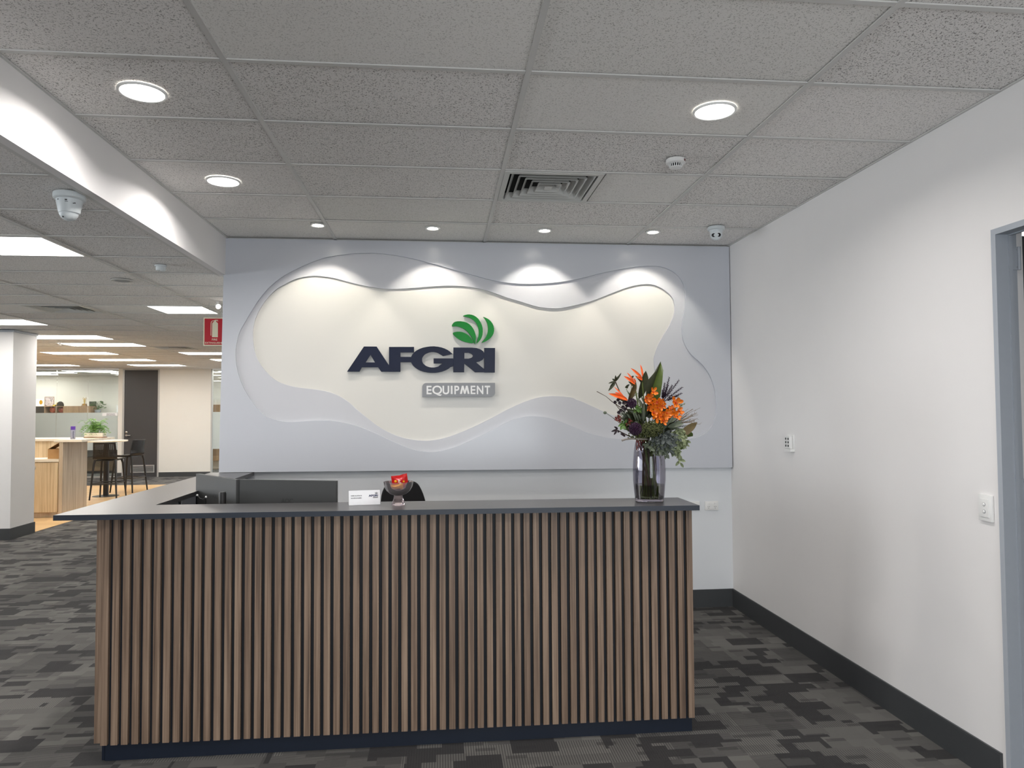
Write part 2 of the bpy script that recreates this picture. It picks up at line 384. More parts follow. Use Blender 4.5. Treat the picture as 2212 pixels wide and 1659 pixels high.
# room beyond the doorway
structure('wall_side_room', MB().box(4.6, 4.75, EY, 6.0, 0, CE).box(RX+.14, 4.6, 5.9, 6.0, 0, CE).box(RX+.14, 4.6, EY-.15, EY, 0, CE), M['wall'])
structure('ceiling', MB().box(RX+.14, 4.7, EY, 6.0, 2.74, 2.8), M['tile_plain'])
# skirting
structure('baseboard_right', MB().box(RX-.013, RX, 2.957, BY, 0, .140).box(RX-.010, RX, 2.957, BY, .140, .146), M['skirt'])
structure('baseboard_right', MB().box(RX-.013, RX, EY, DY0-.02, 0, .140), M['skirt'])
structure('baseboard_back', MB().box(-1.70, RX-.013, BY-.013, BY, 0, .140).box(-1.70, RX-.013, BY-.010, BY, .140, .146), M['skirt'])

# --- reception ceiling: slab, lay-in tiles and tee bars
def ceiling(name, z, x0, x1, y0, y1, gx, gy, holes, far_y=None, plain_cells=(), half=()):
    slab = structure(name, MB().box(x0, x1, y0, y1, z+.05, z+.09), M['tile_plain'])
    proto = {}; far = MB(); rnd = random.Random(3)
    xs = [x0]+[g for g in gx if x0+.03 < g < x1-.03]+[x1]; ys = [y0]+[g for g in gy if y0+.03 < g < y1-.03]+[y1]
    for i in range(len(xs)-1):
        for j in range(len(ys)-1):
            a, b, c, d = xs[i], xs[i+1], ys[j], ys[j+1]; cx, cy = (a+b)/2, (c+d)/2
            hs = [h for h in holes if h[0] < b-.02 and h[1] > a+.02 and h[2] < d-.02 and h[3] > c+.02]
            segs = [(a, b)]
            for h in hs:
                ns = []
                for s0, s1 in segs:
                    if h[0] > s0+.05: ns.append((s0, h[0]))
                    if h[1] < s1-.05: ns.append((h[1], s1))
                segs = ns
            for s0, s1 in segs:
                w_, d_ = round(s1-s0-.008, 3), round(d-c-.008, 3); q = ((s0+s1)/2, cy)
                vis = q[0] > -.60*q[1]-1.2 and q[1] > .8
                if far_y is not None and (q[1] > far_y or not vis):
                    far.box(q[0]-w_/2, q[0]+w_/2, q[1]-d_/2, q[1]+d_/2, z+.003, z+.02); continue
                pc = any(abs(q[0]-u) < .7 and abs(q[1]-v) < .2 for u, v in plain_cells) or bool(hs)
                mt = M['tile_plain'] if pc else M['tile']; key = (w_, d_, pc)
                if key not in proto:
                    k = MB().box(-w_/2, w_/2, -d_/2, d_/2, .0, .014, .0012).build('tile', mt, None); proto[key] = k.data
                    k.parent = slab
                else:
                    k = bpy.data.objects.new('tile', proto[key]); COL.objects.link(k); k.parent = slab
                k.location = (q[0]+rnd.uniform(-.0015, .0015), q[1]+rnd.uniform(-.0015, .0015), z+.0072+rnd.uniform(0, .0015))
    if far.v: tag(far.build('far_tiles', M['tile'], slab), kind='stuff')
    # main tees run along Y, cross tees along X
    for g in xs:
        e = .012; MB().box(g-e, g+e, y0, y1, z, z+.006).box(g-.001, g+.001, y0, y1, z+.002, z+.045).build('main_tee', M['tee'], slab)
    cross = MB() if len(xs)*len(ys) > 280 else None
    for i in range(len(xs)-1):
        for g in ys:
            a, b = xs[i]+.0125, xs[i+1]-.0125
            if cross is not None and (g > 9.5 or a < -.6*g-1.5): cross.box(a, b, g-.012, g+.012, z+.0004, z+.006)
            else: MB().box(a, b, g-.012, g+.012, z+.0004, z+.006).build('cross_tee', M['tee'], slab)
    if cross is not None and cross.v: tag(cross.build('far_tees', M['tee'], slab), kind='stuff')
    return slab
GX = sorted(1.556-1.2*k for k in range(0, 3))
GY = sorted(5.258-.6*k for k in range(0, 17))
VENT = (0.374, 0.950, 4.070, 4.646)
ceiling('ceiling', CE, LX, RX, EY, BY, GX, GY, [(0.356, 0.966, 4.058, 4.658)],
        plain_cells=[(-.244, 5.56), (-.244, 4.96), (-.244, 2.0), (.956, 2.55), (.956, 3.16), (.956, 5.56), (.956, 2.0), (-.244,2.56), (-1.27,5.56)])
OX = sorted(-2.44-1.2*k for k in range(0, 9)); OY = [-4.35+.6*k for k in range(0, 45)]
LP = [(-3.04, -2.44, 4.65, 5.25), (-3.04, -2.44, 7.65, 8.25)]                     # small square panels
for ox, oy in ((-6.04, 8.85), (-6.04, 10.65), (-6.04, 11.85), (-7.24, 13.65), (-7.24, 15.45), (-7.24, 17.25), (-4.84, 13.65), (-4.84, 15.45),
               (-9.64, 15.45), (-9.64, 17.25), (-8.44, 8.85), (-8.44, 11.25), (-10.84, 11.25), (-4.84, 4.65), (-7.24, 4.65), (-4.84, 1.05), (-7.24, 1.05), (-4.84, 17.25), (-8.44, 6.45)):
    LP.append((ox, ox+1.2, oy, oy+.6))
VO = [(-4.24, -3.64, 7.65, 8.25), (-4.84, -4.24, 12.45, 13.05)]
ceiling('ceiling', CO, -13.0, LX-.05, EY, 19.05, OX, OY, LP+VO, far_y=10.3)
for k, (a, b, c, d) in enumerate(LP):
    o = thing('ceiling_light', '', 'light', ((a+b)/2, (c+d)/2, CO))
    MB().box(a+.012, b-.012, c+.012, c+.03, CO-.002, CO+.03).box(a+.012, b-.012, d-.03, d-.012, CO-.002, CO+.03).box(a+.012, a+.03, c+.03, d-.03, CO-.002, CO+.03).box(b-.03, b-.012, c+.03, d-.03, CO-.002, CO+.03).build('frame', M['white_pl'], o)
    MB().box(a+.03, b-.03, c+.03, d-.03, CO+.001, CO+.012).build('diffuser', M['led_panel'], o)
    o['label'] = {0: 'square LED ceiling panel at the left edge beside the dome camera', 1: 'square LED ceiling panel just left of the fire extinguisher sign',
      2: 'long LED ceiling panel directly above the white column', 3: 'long LED ceiling panel second in its row behind the white column',
      4: 'long LED ceiling panel third behind the column, left of a ceiling vent', 5: 'long LED ceiling panel over the bar, nearest of its row',
      6: 'long LED ceiling panel in front of the grey office door, above the stools', 7: 'long LED ceiling panel farthest, right above the grey office door',
      8: 'long LED ceiling panel right of the bar row, cut off by the feature wall', 9: 'farther long LED ceiling panel cut off by the feature wall',
      10: 'long LED ceiling panel beside the column, far left of the glass office', 11: 'long LED ceiling panel nearest the glass office front'}.get(k, 'long LED ceiling panel in the unseen left part of the office')
    if k >= 12: o['group'] = 'LED panels outside the photo'  # these panels are out of view, added for illumination

# ------------------------------------------------------------------ feature wall panel (two stepped layers with free-form cut-outs)
OUTER = [(-0.319, 2.898),(-0.439, 2.915),(-0.543, 2.922),(-0.585, 2.921),(-0.721, 2.913),(-0.893, 2.885),(-1.015, 2.845),(-1.148, 2.783),(-1.257, 2.719),(-1.353, 2.637),(-1.425, 2.549),(-1.484, 2.456),(-1.537, 2.362),(-1.584, 2.269),(-1.607, 2.158),(-1.609, 2.072),(-1.594, 1.974),(-1.558, 1.863),(-1.509, 1.771),(-1.443, 1.678),(-1.371, 1.616),(-1.275, 1.579),(-1.179, 1.568),(-1.058, 1.575),(-0.961, 1.579),(-0.84, 1.573),(-0.73, 1.55),(-0.636, 1.521),(-0.518, 1.471),(-0.399, 1.413),(-0.288, 1.364),(-0.192, 1.333),(-0.08, 1.319),(0.016, 1.331),(0.121, 1.36),(0.243, 1.411),(0.365, 1.469),(0.488, 1.531),(0.57, 1.571),(0.669, 1.597),(0.752, 1.601),(0.859, 1.589),(0.95, 1.564),(1.05, 1.522),(1.05, 1.522),(1.2, 1.462),(1.363, 1.42),(1.49, 1.403),(1.642, 1.388),(1.821, 1.378),(2.002, 1.39),(2.079, 1.404),(2.171, 1.437),(2.243, 1.497),(2.284, 1.585),(2.294, 1.686),(2.287, 1.787),(2.268, 1.863),(2.237, 1.939),(2.188, 2.011),(2.143, 2.055),(2.085, 2.106),(2.041, 2.169),(2.016, 2.232),(2.007, 2.301),(2.009, 2.365),(2.022, 2.447),(2.038, 2.53),(2.042, 2.606),(2.032, 2.676),(2.004, 2.739),(1.953, 2.792),(1.888, 2.828),(1.817, 2.846),(1.753, 2.85),(1.669, 2.846),(1.572, 2.833),(1.444, 2.809),(1.316, 2.781),(1.189, 2.747),(1.035, 2.713),(0.909, 2.696),(0.784, 2.687),(0.66, 2.685),(0.536, 2.694),(0.412, 2.714),(0.289, 2.745),(0.126, 2.79),(-0.037, 2.833),(-0.19, 2.872)]
INNER = [(0.085, 2.667),(-0.037, 2.662),(-0.199, 2.647),(-0.32, 2.638),(-0.441, 2.636),(-0.537, 2.646),(-0.64, 2.665),(-0.759, 2.693),(-0.87, 2.721),(-0.993, 2.735),(-1.066, 2.729),(-1.152, 2.709),(-1.248, 2.66),(-1.321, 2.609),(-1.393, 2.527),(-1.446, 2.434),(-1.476, 2.346),(-1.484, 2.247),(-1.468, 2.123),(-1.432, 2.036),(-1.377, 1.962),(-1.317, 1.906),(-1.244, 1.869),(-1.147, 1.844),(-1.05, 1.831),(-0.953, 1.818),(-0.88, 1.8),(-0.806, 1.768),(-0.739, 1.724),(-0.671, 1.661),(-0.591, 1.595),(-0.52, 1.538),(-0.44, 1.489),(-0.353, 1.45),(-0.257, 1.423),(-0.144, 1.409),(-0.064, 1.413),(0.041, 1.434),(0.163, 1.476),(0.285, 1.528),(0.408, 1.588),(0.531, 1.653),(0.655, 1.709),(0.78, 1.75),(0.888, 1.764),(0.988, 1.761),(1.089, 1.744),(1.043, 1.754),(1.143, 1.723),(1.269, 1.666),(1.408, 1.606),(1.56, 1.565),(1.701, 1.582),(1.799, 1.676),(1.82, 1.801),(1.789, 1.908),(1.769, 2.05),(1.781, 2.119),(1.814, 2.201),(1.854, 2.271),(1.894, 2.334),(1.927, 2.398),(1.947, 2.449),(1.953, 2.506),(1.945, 2.557),(1.933, 2.585),(1.898, 2.626),(1.833, 2.67),(1.769, 2.694),(1.704, 2.699),(1.64, 2.691),(1.543, 2.667),(1.414, 2.618),(1.286, 2.567),(1.191, 2.537),(1.079, 2.509),(0.978, 2.49),(0.894, 2.489),(0.785, 2.502),(0.661, 2.539),(0.537, 2.575),(0.413, 2.618),(0.314, 2.645),(0.208, 2.661)]
LOGO = {
 'A': [(-0.749, 1.966),(-0.616, 2.168),(-0.516, 2.168),(-0.385, 1.965),(-0.479, 1.965),(-0.504, 2.001),(-0.633, 2.001),(-0.652, 1.966)],
 'Ah': [(-0.565, 2.102),(-0.529, 2.04),(-0.604, 2.04)],
 'F': [(-0.418, 2.165),(-0.218, 2.166),(-0.218, 2.121),(-0.327, 2.121),(-0.327, 2.085),(-0.237, 2.085),(-0.237, 2.042),(-0.327, 2.042),(-0.327, 1.965),(-0.418, 1.965)],
 'R': [(0.099, 2.162),(0.247, 2.161),(0.286, 2.158),(0.318, 2.148),(0.341, 2.132),(0.35, 2.112),(0.35, 2.083),(0.337, 2.063),(0.311, 2.049),(0.282, 2.042),(0.379, 1.96),(0.274, 1.96),(0.187, 2.033),(0.185, 1.961),(0.098, 1.961)],
 'Rh': [(0.188, 2.12),(0.221, 2.12),(0.244, 2.112),(0.257, 2.099),(0.256, 2.089),(0.244, 2.078),(0.221, 2.071),(0.187, 2.071)],
 'I': [(0.349, 2.159),(0.438, 2.159),(0.435, 1.958),(0.349, 1.958)],
 'L1': [(0.095, 2.281),(0.131, 2.291),(0.17, 2.288),(0.209, 2.271),(0.238, 2.245),(0.265, 2.2),(0.221, 2.201),(0.17, 2.215),(0.128, 2.239),(0.102, 2.263)],
 'L2': [(0.088, 2.334),(0.091, 2.351),(0.112, 2.371),(0.157, 2.376),(0.209, 2.365),(0.245, 2.337),(0.27, 2.297),(0.282, 2.252),(0.28, 2.219),(0.275, 2.187),(0.267, 2.205),(0.251, 2.239),(0.222, 2.281),(0.189, 2.31),(0.151, 2.329),(0.112, 2.335)],
 'L3': [(0.177, 2.418),(0.209, 2.431),(0.248, 2.43),(0.287, 2.411),(0.319, 2.372),(0.338, 2.317),(0.335, 2.265),(0.319, 2.226),(0.294, 2.2),(0.286, 2.196),(0.294, 2.226),(0.303, 2.258),(0.305, 2.304),(0.292, 2.349),(0.264, 2.385),(0.225, 2.407)],
 'L4': [(0.342, 2.413),(0.384, 2.395),(0.417, 2.36),(0.431, 2.317),(0.426, 2.278),(0.403, 2.242),(0.364, 2.214),(0.325, 2.201),(0.354, 2.232),(0.374, 2.272),(0.381, 2.317),(0.374, 2.363),(0.355, 2.398)],
 'P': [(-0.153, 1.762),(-0.153, 1.875),(0.437, 1.874),(0.434, 1.76)],
 'G': [(0.097, 2.11),(0.089, 2.111),(0.073, 2.127),(0.053, 2.141),(0.029, 2.153),(0.002, 2.162),(-0.027, 2.168),(-0.057, 2.171),(-0.088, 2.17),(-0.118, 2.166),(-0.146, 2.16),(-0.173, 2.15),(-0.196, 2.138),(-0.215, 2.123),(-0.23, 2.107),(-0.24, 2.089),(-0.244, 2.07),(-0.244, 2.052),(-0.238, 2.033),(-0.227, 2.016),(-0.211, 2.0),(-0.191, 1.986),(-0.168, 1.974),(-0.141, 1.965),(-0.112, 1.959),(-0.082, 1.956),(-0.051, 1.956),(-0.021, 1.96),(0.007, 1.966),(0.034, 1.976),(0.057, 1.988),(0.076, 2.003),(0.098, 2.01),(0.098, 2.073),(-0.061, 2.073),(-0.061, 2.032),(0.01, 2.032),(-0.025, 2.007),(-0.042, 2.002),(-0.059, 1.999),(-0.077, 1.999),(-0.095, 2.002),(-0.111, 2.007),(-0.126, 2.015),(-0.138, 2.025),(-0.147, 2.036),(-0.153, 2.049),(-0.154, 2.062),(-0.153, 2.075),(-0.147, 2.087),(-0.138, 2.099),(-0.126, 2.109),(-0.111, 2.116),(-0.095, 2.122),(-0.077, 2.125),(-0.059, 2.125),(-0.041, 2.122),(-0.025, 2.117),(0.015, 2.092)],
}
o = thing('feature_panel', 'large white wall panel with two stepped wavy cut-outs behind the counter', 'wall panel', (0.36, BY, 1.17))
rect = [(-1.729, 1.178), (2.424, 1.160), (2.427, CE-.006), (-1.702, CE-.006)]
so, si = smooth_loop(OUTER, 4), smooth_loop(INNER, 4)
ye = (PY, PY+.019, PY+.038, BY)
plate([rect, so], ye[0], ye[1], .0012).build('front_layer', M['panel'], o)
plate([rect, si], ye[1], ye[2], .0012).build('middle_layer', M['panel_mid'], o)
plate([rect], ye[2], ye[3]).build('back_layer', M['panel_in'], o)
# raised company sign
o = thing('wall_sign', 'raised navy company lettering with a green leaf emblem on the white panel', 'sign', (-.15, PY+.038, 1.76))
y0, y1 = PY+.009, PY+.028
for n_, (k, h) in enumerate((('A', 'Ah'), ('F', None), ('G', None), ('R', 'Rh'), ('I', None))):
    dy = .0007*(n_ % 2)+.00035*(n_ == 2)
    tag(plate([LOGO[k]]+([LOGO[h]] if h else []), y0+dy, y1+dy, .0008).build('letter', M['navy'], o), 'navy letter '+k)
for k in ('L1', 'L2', 'L3', 'L4'): plate([smooth_loop(LOGO[k], 2)], y0, y1, .0008).build('leaf_blade', M['green'], o, True)
P = LOGO['P']; x0, x1, z0, z1 = -.153, .436, 1.761, 1.8745; r = .034
cor = [(x0, z0)]+[(x1-r+r*math.sin(a), z0+r-r*math.cos(a)) for a in [i*math.pi/16 for i in range(9)]]+[(x1, z1)]+[(x0+r-r*math.sin(a), z1-r+r*math.cos(a)) for a in [i*math.pi/16 for i in range(9)]]
npl = tag(plate([cor], y0, y1, .001).build('nameplate', M['sign_grey'], o), 'grey plate with white capital lettering')
lu = .512/798; lx = lambda v: -.118+(v-1172)*lu; lz = lambda v: 1.7845+(1112-v)*lu
q = MB()
for ch, a_, b_ in (('E', 1172, 1235), ('Q', 1243, 1366), ('U', 1372, 1456), ('I', 1475, 1498), ('P', 1520, 1582), ('E', 1725, 1787), ('N', 1803, 1887), ('T', 1903, 1972)):
    e_ = text_mb(ch, lx(a_), lz(1112 if ch != 'Q' else 1112), y0-.0008, .0667 if ch not in 'Q' else .068, (b_-a_)*lu, bold={'I': .01, 'E': .018, 'Q': .018, 'N': .030, 'T': .032, 'U': .024}.get(ch, .024)); q.add(e_.v, e_.f)
m_ = [(1590, 1112), (1614, 1008), (1637, 1008), (1651, 1070), (1666, 1008), (1689, 1008), (1712, 1112), (1688, 1112), (1676, 1056), (1660, 1112), (1643, 1112), (1627, 1056), (1614, 1112)]
e_ = plate([[(lx(a_), lz(b_)) for a_, b_ in m_]], y0-.0008, y0-.0002); q.add(e_.v, e_.f)
q.build('lettering', M['white_paint'], npl)
for a, b, z_ in ((-.1, .1, 1.81), (.13, .18, 2.0), (-.6, -.48, 2.02), (.38, .42, 2.05), (.2, .24, 2.25), (.13, .18, 2.36), (.29, .32, 2.38), (.39, .42, 2.33), (-.40, -.35, 2.0), (-.15, -.05, 1.98)): MB().box(a, b, PY+.026, PY+.038, z_-.006, z_+.006).build('standoff', M['white_pl'], o)

# ------------------------------------------------------------------ reception counter
zt = lambda x: 1.1695-.0039*x
def slope(mb):
    mb.v = [(x, y, z+(zt(x)-1.1695)) if z > .6 else (x, y, z) for x, y, z in mb.v]; return mb
TF, TB = 3.552, 3.884
desk = thing('reception_counter', 'long reception counter clad in walnut slats with a charcoal top', 'counter', (-.15, 4.4, 0))
def lshape(z0, z1):
    xl, xr, wi, yb = -1.797, 1.302, -1.468, PY+.03
    pts = [(xl, TF), (xr, TF), (xr, TB), (wi, TB), (wi, yb), (xl, yb)]; mb = MB()
    vs = [(x, y, z0) for x, y in pts]+[(x, y, z1) for x, y in pts]; n = 6
    top = [(n+0, n+1, n+2, n+3), (n+0, n+3, n+4, n+5)]
    return mb.add(vs, top+[tuple(reversed(f)) for f in [(0, 1, 2, 3), (0, 3, 4, 5)]]+[(i, (i+1) % n, n+(i+1) % n, n+i) for i in range(n)])
slope(lshape(1.1445, 1.1695)).build('countertop', M['top'], desk)
slope(MB().box(-1.799, 1.304, TF-.0015, TF, 1.1445, 1.1695).box(-1.7985, -1.797, TF, PY+.03, 1.1445, 1.1695).box(1.302, 1.3035, TF, TB, 1.1445, 1.1695)).build('edge_band', M['edge'], desk)  # same laminate as the top; reflected blue daylight put into its colour
# slats: 62 on the front, the first and last at the corners
pitch = 2.812/60; x_first = -1.566-pitch/2; proto = None
for k in range(62):
    xc = x_first+k*pitch
    if proto is None:
        q = MB().box(-.0152, .0152, 3.612, 3.632, .083, 1.143, .0012); q.v = [(x+xc, y, z) for x, y, z in q.v]
        proto = slope(q).build('slat', M['slat'], desk); base_x = xc
    else:
        s_ = proto.copy(); COL.objects.link(s_); s_.parent = desk
        s_.location = (xc-base_x, 0, -.0039*(xc-base_x)*.5)
sp = None
MB().box(-1.642, -1.6052, 3.6335, 3.662, .086, 1.148, .0012).build('corner_slat', M['slat'], desk)
for k in range(45):
    yc = 3.70+k*pitch
    if sp is None:
        q = MB().box(-1.642, -1.622, 3.686, 3.716, .083, 1.148, .0012); sp = q.build('slat', M['slat'], desk)
    else:
        s_ = sp.copy(); COL.objects.link(s_); s_.parent = desk; s_.location = (0, k*pitch, 0)
slope(MB().box(-1.604, 1.281, 3.632, 3.650, .080, 1.146)).build('front_panel', M['backing'], desk)
slope(MB().box(-1.622, -1.6055, 3.664, BY-.02, .083, 1.146)).build('side_panel', M['backing'], desk)
slope(MB().box(1.262, 1.281, 3.650, TB-.04, 0, 1.144)).build('end_panel', M['edge'], desk)
MB().box(-1.594, 1.279, 3.640, 3.655, 0, .083).box(-1.612, -1.600, 3.65, BY-.02, 0, .083).build('kickboard', M['kick'], desk)
MB().box(-1.47, 1.262, 3.86, 4.55, .70, .73).box(-1.60, -.95, 4.55, BY-.02, .70, .73).build('desktop', M['top'], desk)
slope(MB().box(-1.604, -1.586, 3.66, BY-.02, .73, 1.143)).build('inner_panel', M['edge'], desk)
MB().box(.55, 1.0, 3.9, 4.5, 0, .70).build('drawer_pedestal', M['edge'], desk)
for zz in (.12, .32, .52): MB().box(.57, .98, 4.50, 4.515, zz, zz+.17).build('drawer', M['monitor'], desk)

# monitors seen from behind
def monitor(label, a, b, ztop, h=.345, txt=True):
    a = Vector((a[0], a[1], 0)); b = Vector((b[0], b[1], 0)); t = (b-a).normalized(); nrm = Vector((t.y, -t.x, 0)); L = (b-a).length
    c = (a+b)/2; o = thing('monitor', label, 'monitor', (c.x, c.y, .73)); up = Vector((0, 0, 1))
    mid = c-nrm*.012+up*(ztop-h/2)
    q = MB(); q.obox(mid, t, nrm, up, L/2, .012, h/2); q.build('housing', M['monitor'], o)
    q = MB(); q.obox(mid-nrm*.0135, t, nrm, up, L/2-.006, .0015, h/2-.006); q.build('screen', M['monitor_dark'], o)
    q = MB(); q.obox(c+nrm*.02+up*(ztop-h*.62), t, nrm, up, .06, .02, .05); q.build('stand_mount', M['black'], o)
    q = MB(); q.obox(c+nrm*.05+up*(.74+(ztop-h*.62-.74)/2), t, nrm, up, .022, .012, (ztop-h*.62-.74)/2+.03); q.build('stand_column', M['black'], o)
    q = MB(); q.obox(c+nrm*.03+up*.737, t, nrm, up, .12, .09, .006); q.build('stand_base', M['black'], o)
    p = c+nrm*.0008+up*(ztop-.125)
    text_mb('AOC', 0, 0, 0, .026, .07, bold=.02, fn=lambda u, v: p+t*(u-.035)+up*v).build('maker_mark', M['emboss'], o)
    return o
monitor('charcoal monitor back at the counter corner, turned away to the left', (-1.49, 4.56), (-1.132, 4.12), 1.276)
monitor('wide charcoal monitor back seen behind the counter beside the name card', (-1.112, 4.12), (-.566, 3.955), 1.277)
o = thing('desk_speaker', 'small black cylinder in front of the left monitor behind the counter', 'speaker', (-1.187, 4.06, .73))
MB().lathe([(.019, 0), (.0195, .01), (.0195, .478), (.017, .486)], (-1.187, 4.06, .73), 20).build('body', M['black'], o, True)
MB().lathe([(.0155, 0), (.0155, .0015)], (-1.187, 4.06, 1.2162), 20).build('cap', M['monitor'], o)
o = thing('desk_cable', 'thin cable with two white plugs hanging under the left monitor', 'cable', (-1.36, 4.36, .73))
MB().tube([(-1.40, 4.30, .74), (-1.41, 4.33, 1.0), (-1.405, 4.33, 1.172), (-1.39, 4.32, 1.155), (-1.37, 4.31, 1.15), (-1.35, 4.30, 1.163), (-1.35, 4.32, 1.0), (-1.36, 4.33, .74)], .0022, 6).build('cord', M['black'], o, True)
MB().ball((-1.405, 4.325, 1.172), .006).build('plug', M['white_pl'], o, True); MB().ball((-1.347, 4.295, 1.164), .006).build('plug', M['white_pl'], o, True)
o = thing('chrome_rod', 'chrome grab rod glinting inside the counter corner', 'rod', (-1.57, 4.42, .73))
MB().tube([(-1.548, 4.46, .735), (-1.548, 4.46, 1.10), (-1.546, 4.455, 1.128)], [.006, .007, .009], 10).build('rod', M['chrome'], o, True)
MB().lathe([(.02, 0), (.02, .008)], (-1.548, 4.46, .73), 16).build('base', M['black'], o)

# office chair behind the counter
o = thing('office_chair', 'black office chair with only its backrest showing behind the glass sweet bowl', 'chair', (-.27, 4.95, 0))
sh = [(-.115, .86), (-.14, .93), (-.135, 1.06), (-.122, 1.12), (-.095, 1.165), (-.04, 1.185), (.03, 1.18), (.075, 1.165), (.10, 1.13), (.125, 1.06), (.15, .93), (.13, .86)]
q = plate([smooth_loop([(-.255+x*1.12, z) for x, z in sh], 3)], 4.90, 4.945, .012); q.build('backrest', M['black_soft'], o, True)
q = MB().box(-.50, -.04, 4.93, 5.38, .47, .55, .03); q.build('seat', M['black_soft'], o, True)
MB().tube([(-.27, 4.915, .9), (-.27, 4.90, .6), (-.27, 5.0, .46)], .025, 8).build('back_support', M['black'], o, True)
MB().lathe([(.03, .08), (.03, .30), (.02, .30), (.02, .47)], (-.27, 5.15, 0), 12).build('gas_column', M['black'], o)
for k in range(5):
    a = 2*math.pi*k/5+.3; e = Vector((-.27+.28*math.cos(a), 5.15+.28*math.sin(a), .075))
    MB().tube([(-.27, 5.15, .10), e], [.03, .018], 8).build('base_arm', M['black'], o); MB().ball((e.x, e.y, .031), .03).build('castor', M['black'], o, True)
for sx in (-.535, -.005):
    MB().box(sx-.03, sx+.03, 5.0, 5.26, .70, .73, .012).tube([(sx, 5.13, .70), (sx, 5.13, .52)], .015, 8).build('armrest', M['black'], o)
o = thing('desk_microphone', 'small black gooseneck device poking up behind the sweet bowl', 'device', (-.30, 4.42, .73))
MB().lathe([(.05, 0), (.05, .012), (.02, .02)], (-.30, 4.42, .73), 16).build('base', M['black'], o)
MB().tube([(-.30, 4.42, .745), (-.305, 4.42, 1.0), (-.27, 4.42, 1.18), (-.295, 4.42, 1.200), (-.318, 4.42, 1.205), (-.318, 4.42, 1.222), (-.303, 4.42, 1.222)], [.008, .008, .010, .010, .009, .009, .007], 8).build('arm', M['black'], o, True)

# name card
o = thing('name_card', 'white folded name card with a small logo standing on the counter', 'card', (-.391, 3.75, zt(-.391)))
ca, cb = Vector((-.470, 3.742, zt(-.47)+.0005)), Vector((-.315, 3.772, zt(-.315)+.0005)); tx = (cb-ca).normalized(); W_ = (cb-ca).length
back = Vector((-tx.y, tx.x, 0)); up = (Vector((0, 0, .072))+back*.022); un = up.normalized(); H_ = up.length; fr = tx.cross(un)
q = MB(); q.obox((ca+cb)/2+up/2, tx, fr, un, W_/2, .0006, H_/2); c1 = q.build('front_sheet', M['paper'], o)
up2 = Vector((0, 0, .072))-back*.022; q = MB(); q.obox((ca+cb)/2+back*.044+up2/2, tx, tx.cross(up2.normalized()), up2.normalized(), W_/2, .0006, up2.length/2); q.build('rear_sheet', M['paper'], o)
pf = lambda u, v: ca+tx*u+un*v+fr*.0012
text_mb('AFGRI', 0, 0, 0, .010, .047, bold=.05, fn=lambda a, b: pf(a+.100, b+.042)).build('printed_name', M['navy_print'], c1)
q = MB()
for k in range(4):
    q.leaf(pf(.138+.001*k, .0535), pf(.132+.005*k, .062+.0015*(k % 3)), .004, face=fr, n=4)
q.build('printed_leaf', M['sign_grey'], c1)
MB().add([pf(.122, .034), pf(.147, .034), pf(.147, .039), pf(.122, .039)], [(0, 1, 2, 3)]).build('printed_bar', M['grey_print'], c1)
q = MB(); rr = random.Random(5)
for z_, n_, l_ in ((.046, 2, .055), (.034, 2, .053)):
    u = .011
    while u < .011+l_:
        w_ = rr.uniform(.0016, .004); q.add([pf(u, z_), pf(u+w_, z_), pf(u+w_, z_+rr.uniform(.003, .006)), pf(u, z_+rr.uniform(.003, .006))], [(0, 1, 2, 3)]); u += w_+rr.uniform(.0006, .0016)
q.build('printed_lines', M['grey_print'], c1)

# footed glass bowl with sweets
M['pink_glass'] = None
def tinted(name, c, rough=0.02, ior=1.45):
    t = NT(name); t.b.inputs['Base Color'].default_value = c; t.b.inputs['Transmission Weight'].default_value = 1.0
    t.b.inputs['Roughness'].default_value = rough; t.b.inputs['IOR'].default_value = ior; return t.m
M['pink_glass'] = clear_glass('pink_glass', (1.0, .90, .91, 1), 1.6, 0.02, .10)
M['pink_solid'] = tinted('pink_stem_glass', (1.0, .84, .86, 1))
bz = zt(-.22)+.0005; bc = (-.220, 3.735, bz)
o = thing('sweet_bowl', 'pink footed glass bowl holding sweets on the counter', 'bowl', bc)
MB().lathe([(.004, .049), (.022, .050), (.042, .058), (.060, .074), (.071, .094), (.0765, .119), (.0750, .1195), (.069, .094), (.058, .075), (.041, .0605), (.02, .0535), (.004, .052)], bc, 40).build('cup', M['pink_glass'], o, True)
MB().lathe([(.034, 0), (.0355, .004), (.033, .012), (.027, .026), (.023, .040), (.021, .0485)], bc, 12).build('foot', M['pink_solid'], o)
def pouch(name, label, c, ax, ay, hx, hy, th, m, puff=1.0):
    """pillow packet with crimped flat ends"""
    c = Vector(c); ax = Vector(ax).normalized(); ay = (Vector(ay)-ax*Vector(ay).dot(ax)).normalized(); az = ax.cross(ay); q = MB(); N, K = 10, 8; vs = []; fs = []
    for sgn in (1, -1):
        o0 = len(vs)
        for i in range(N+1):
            for j in range(K+1):
                u = -1+2*i/N; v = -1+2*j/K; t_ = th*max(0, (1-abs(u)**3))*max(0, 1-v*v)**.6
                pin = 1-.10*(1-abs(u))*abs(v)
                vs.append(c+ax*(u*hx)+ay*(v*hy*pin)+az*(sgn*t_*puff+.0015*math.sin(9*u+7*v)*max(0, 1-abs(u))))
        for i in range(N):
            for j in range(K):
                a = o0+i*(K+1)+j; f = (a, a+K+1, a+K+2, a+1); fs.append(f if sgn > 0 else tuple(reversed(f)))
    q.add(vs, fs); t = thing(name, label, 'sweet', tuple(c-Vector((0, 0, hy)))); q.build('wrapper', m, t, True); return t, c, ax, ay, az
M['foil_red'] = plain('red_foil', lin((206, 22, 22)), .25, .2, var=.25, scale=90, coat=.4)
M['foil_gold'] = plain('gold_foil', lin((214, 160, 20)), .25, .35, var=.2, scale=60)
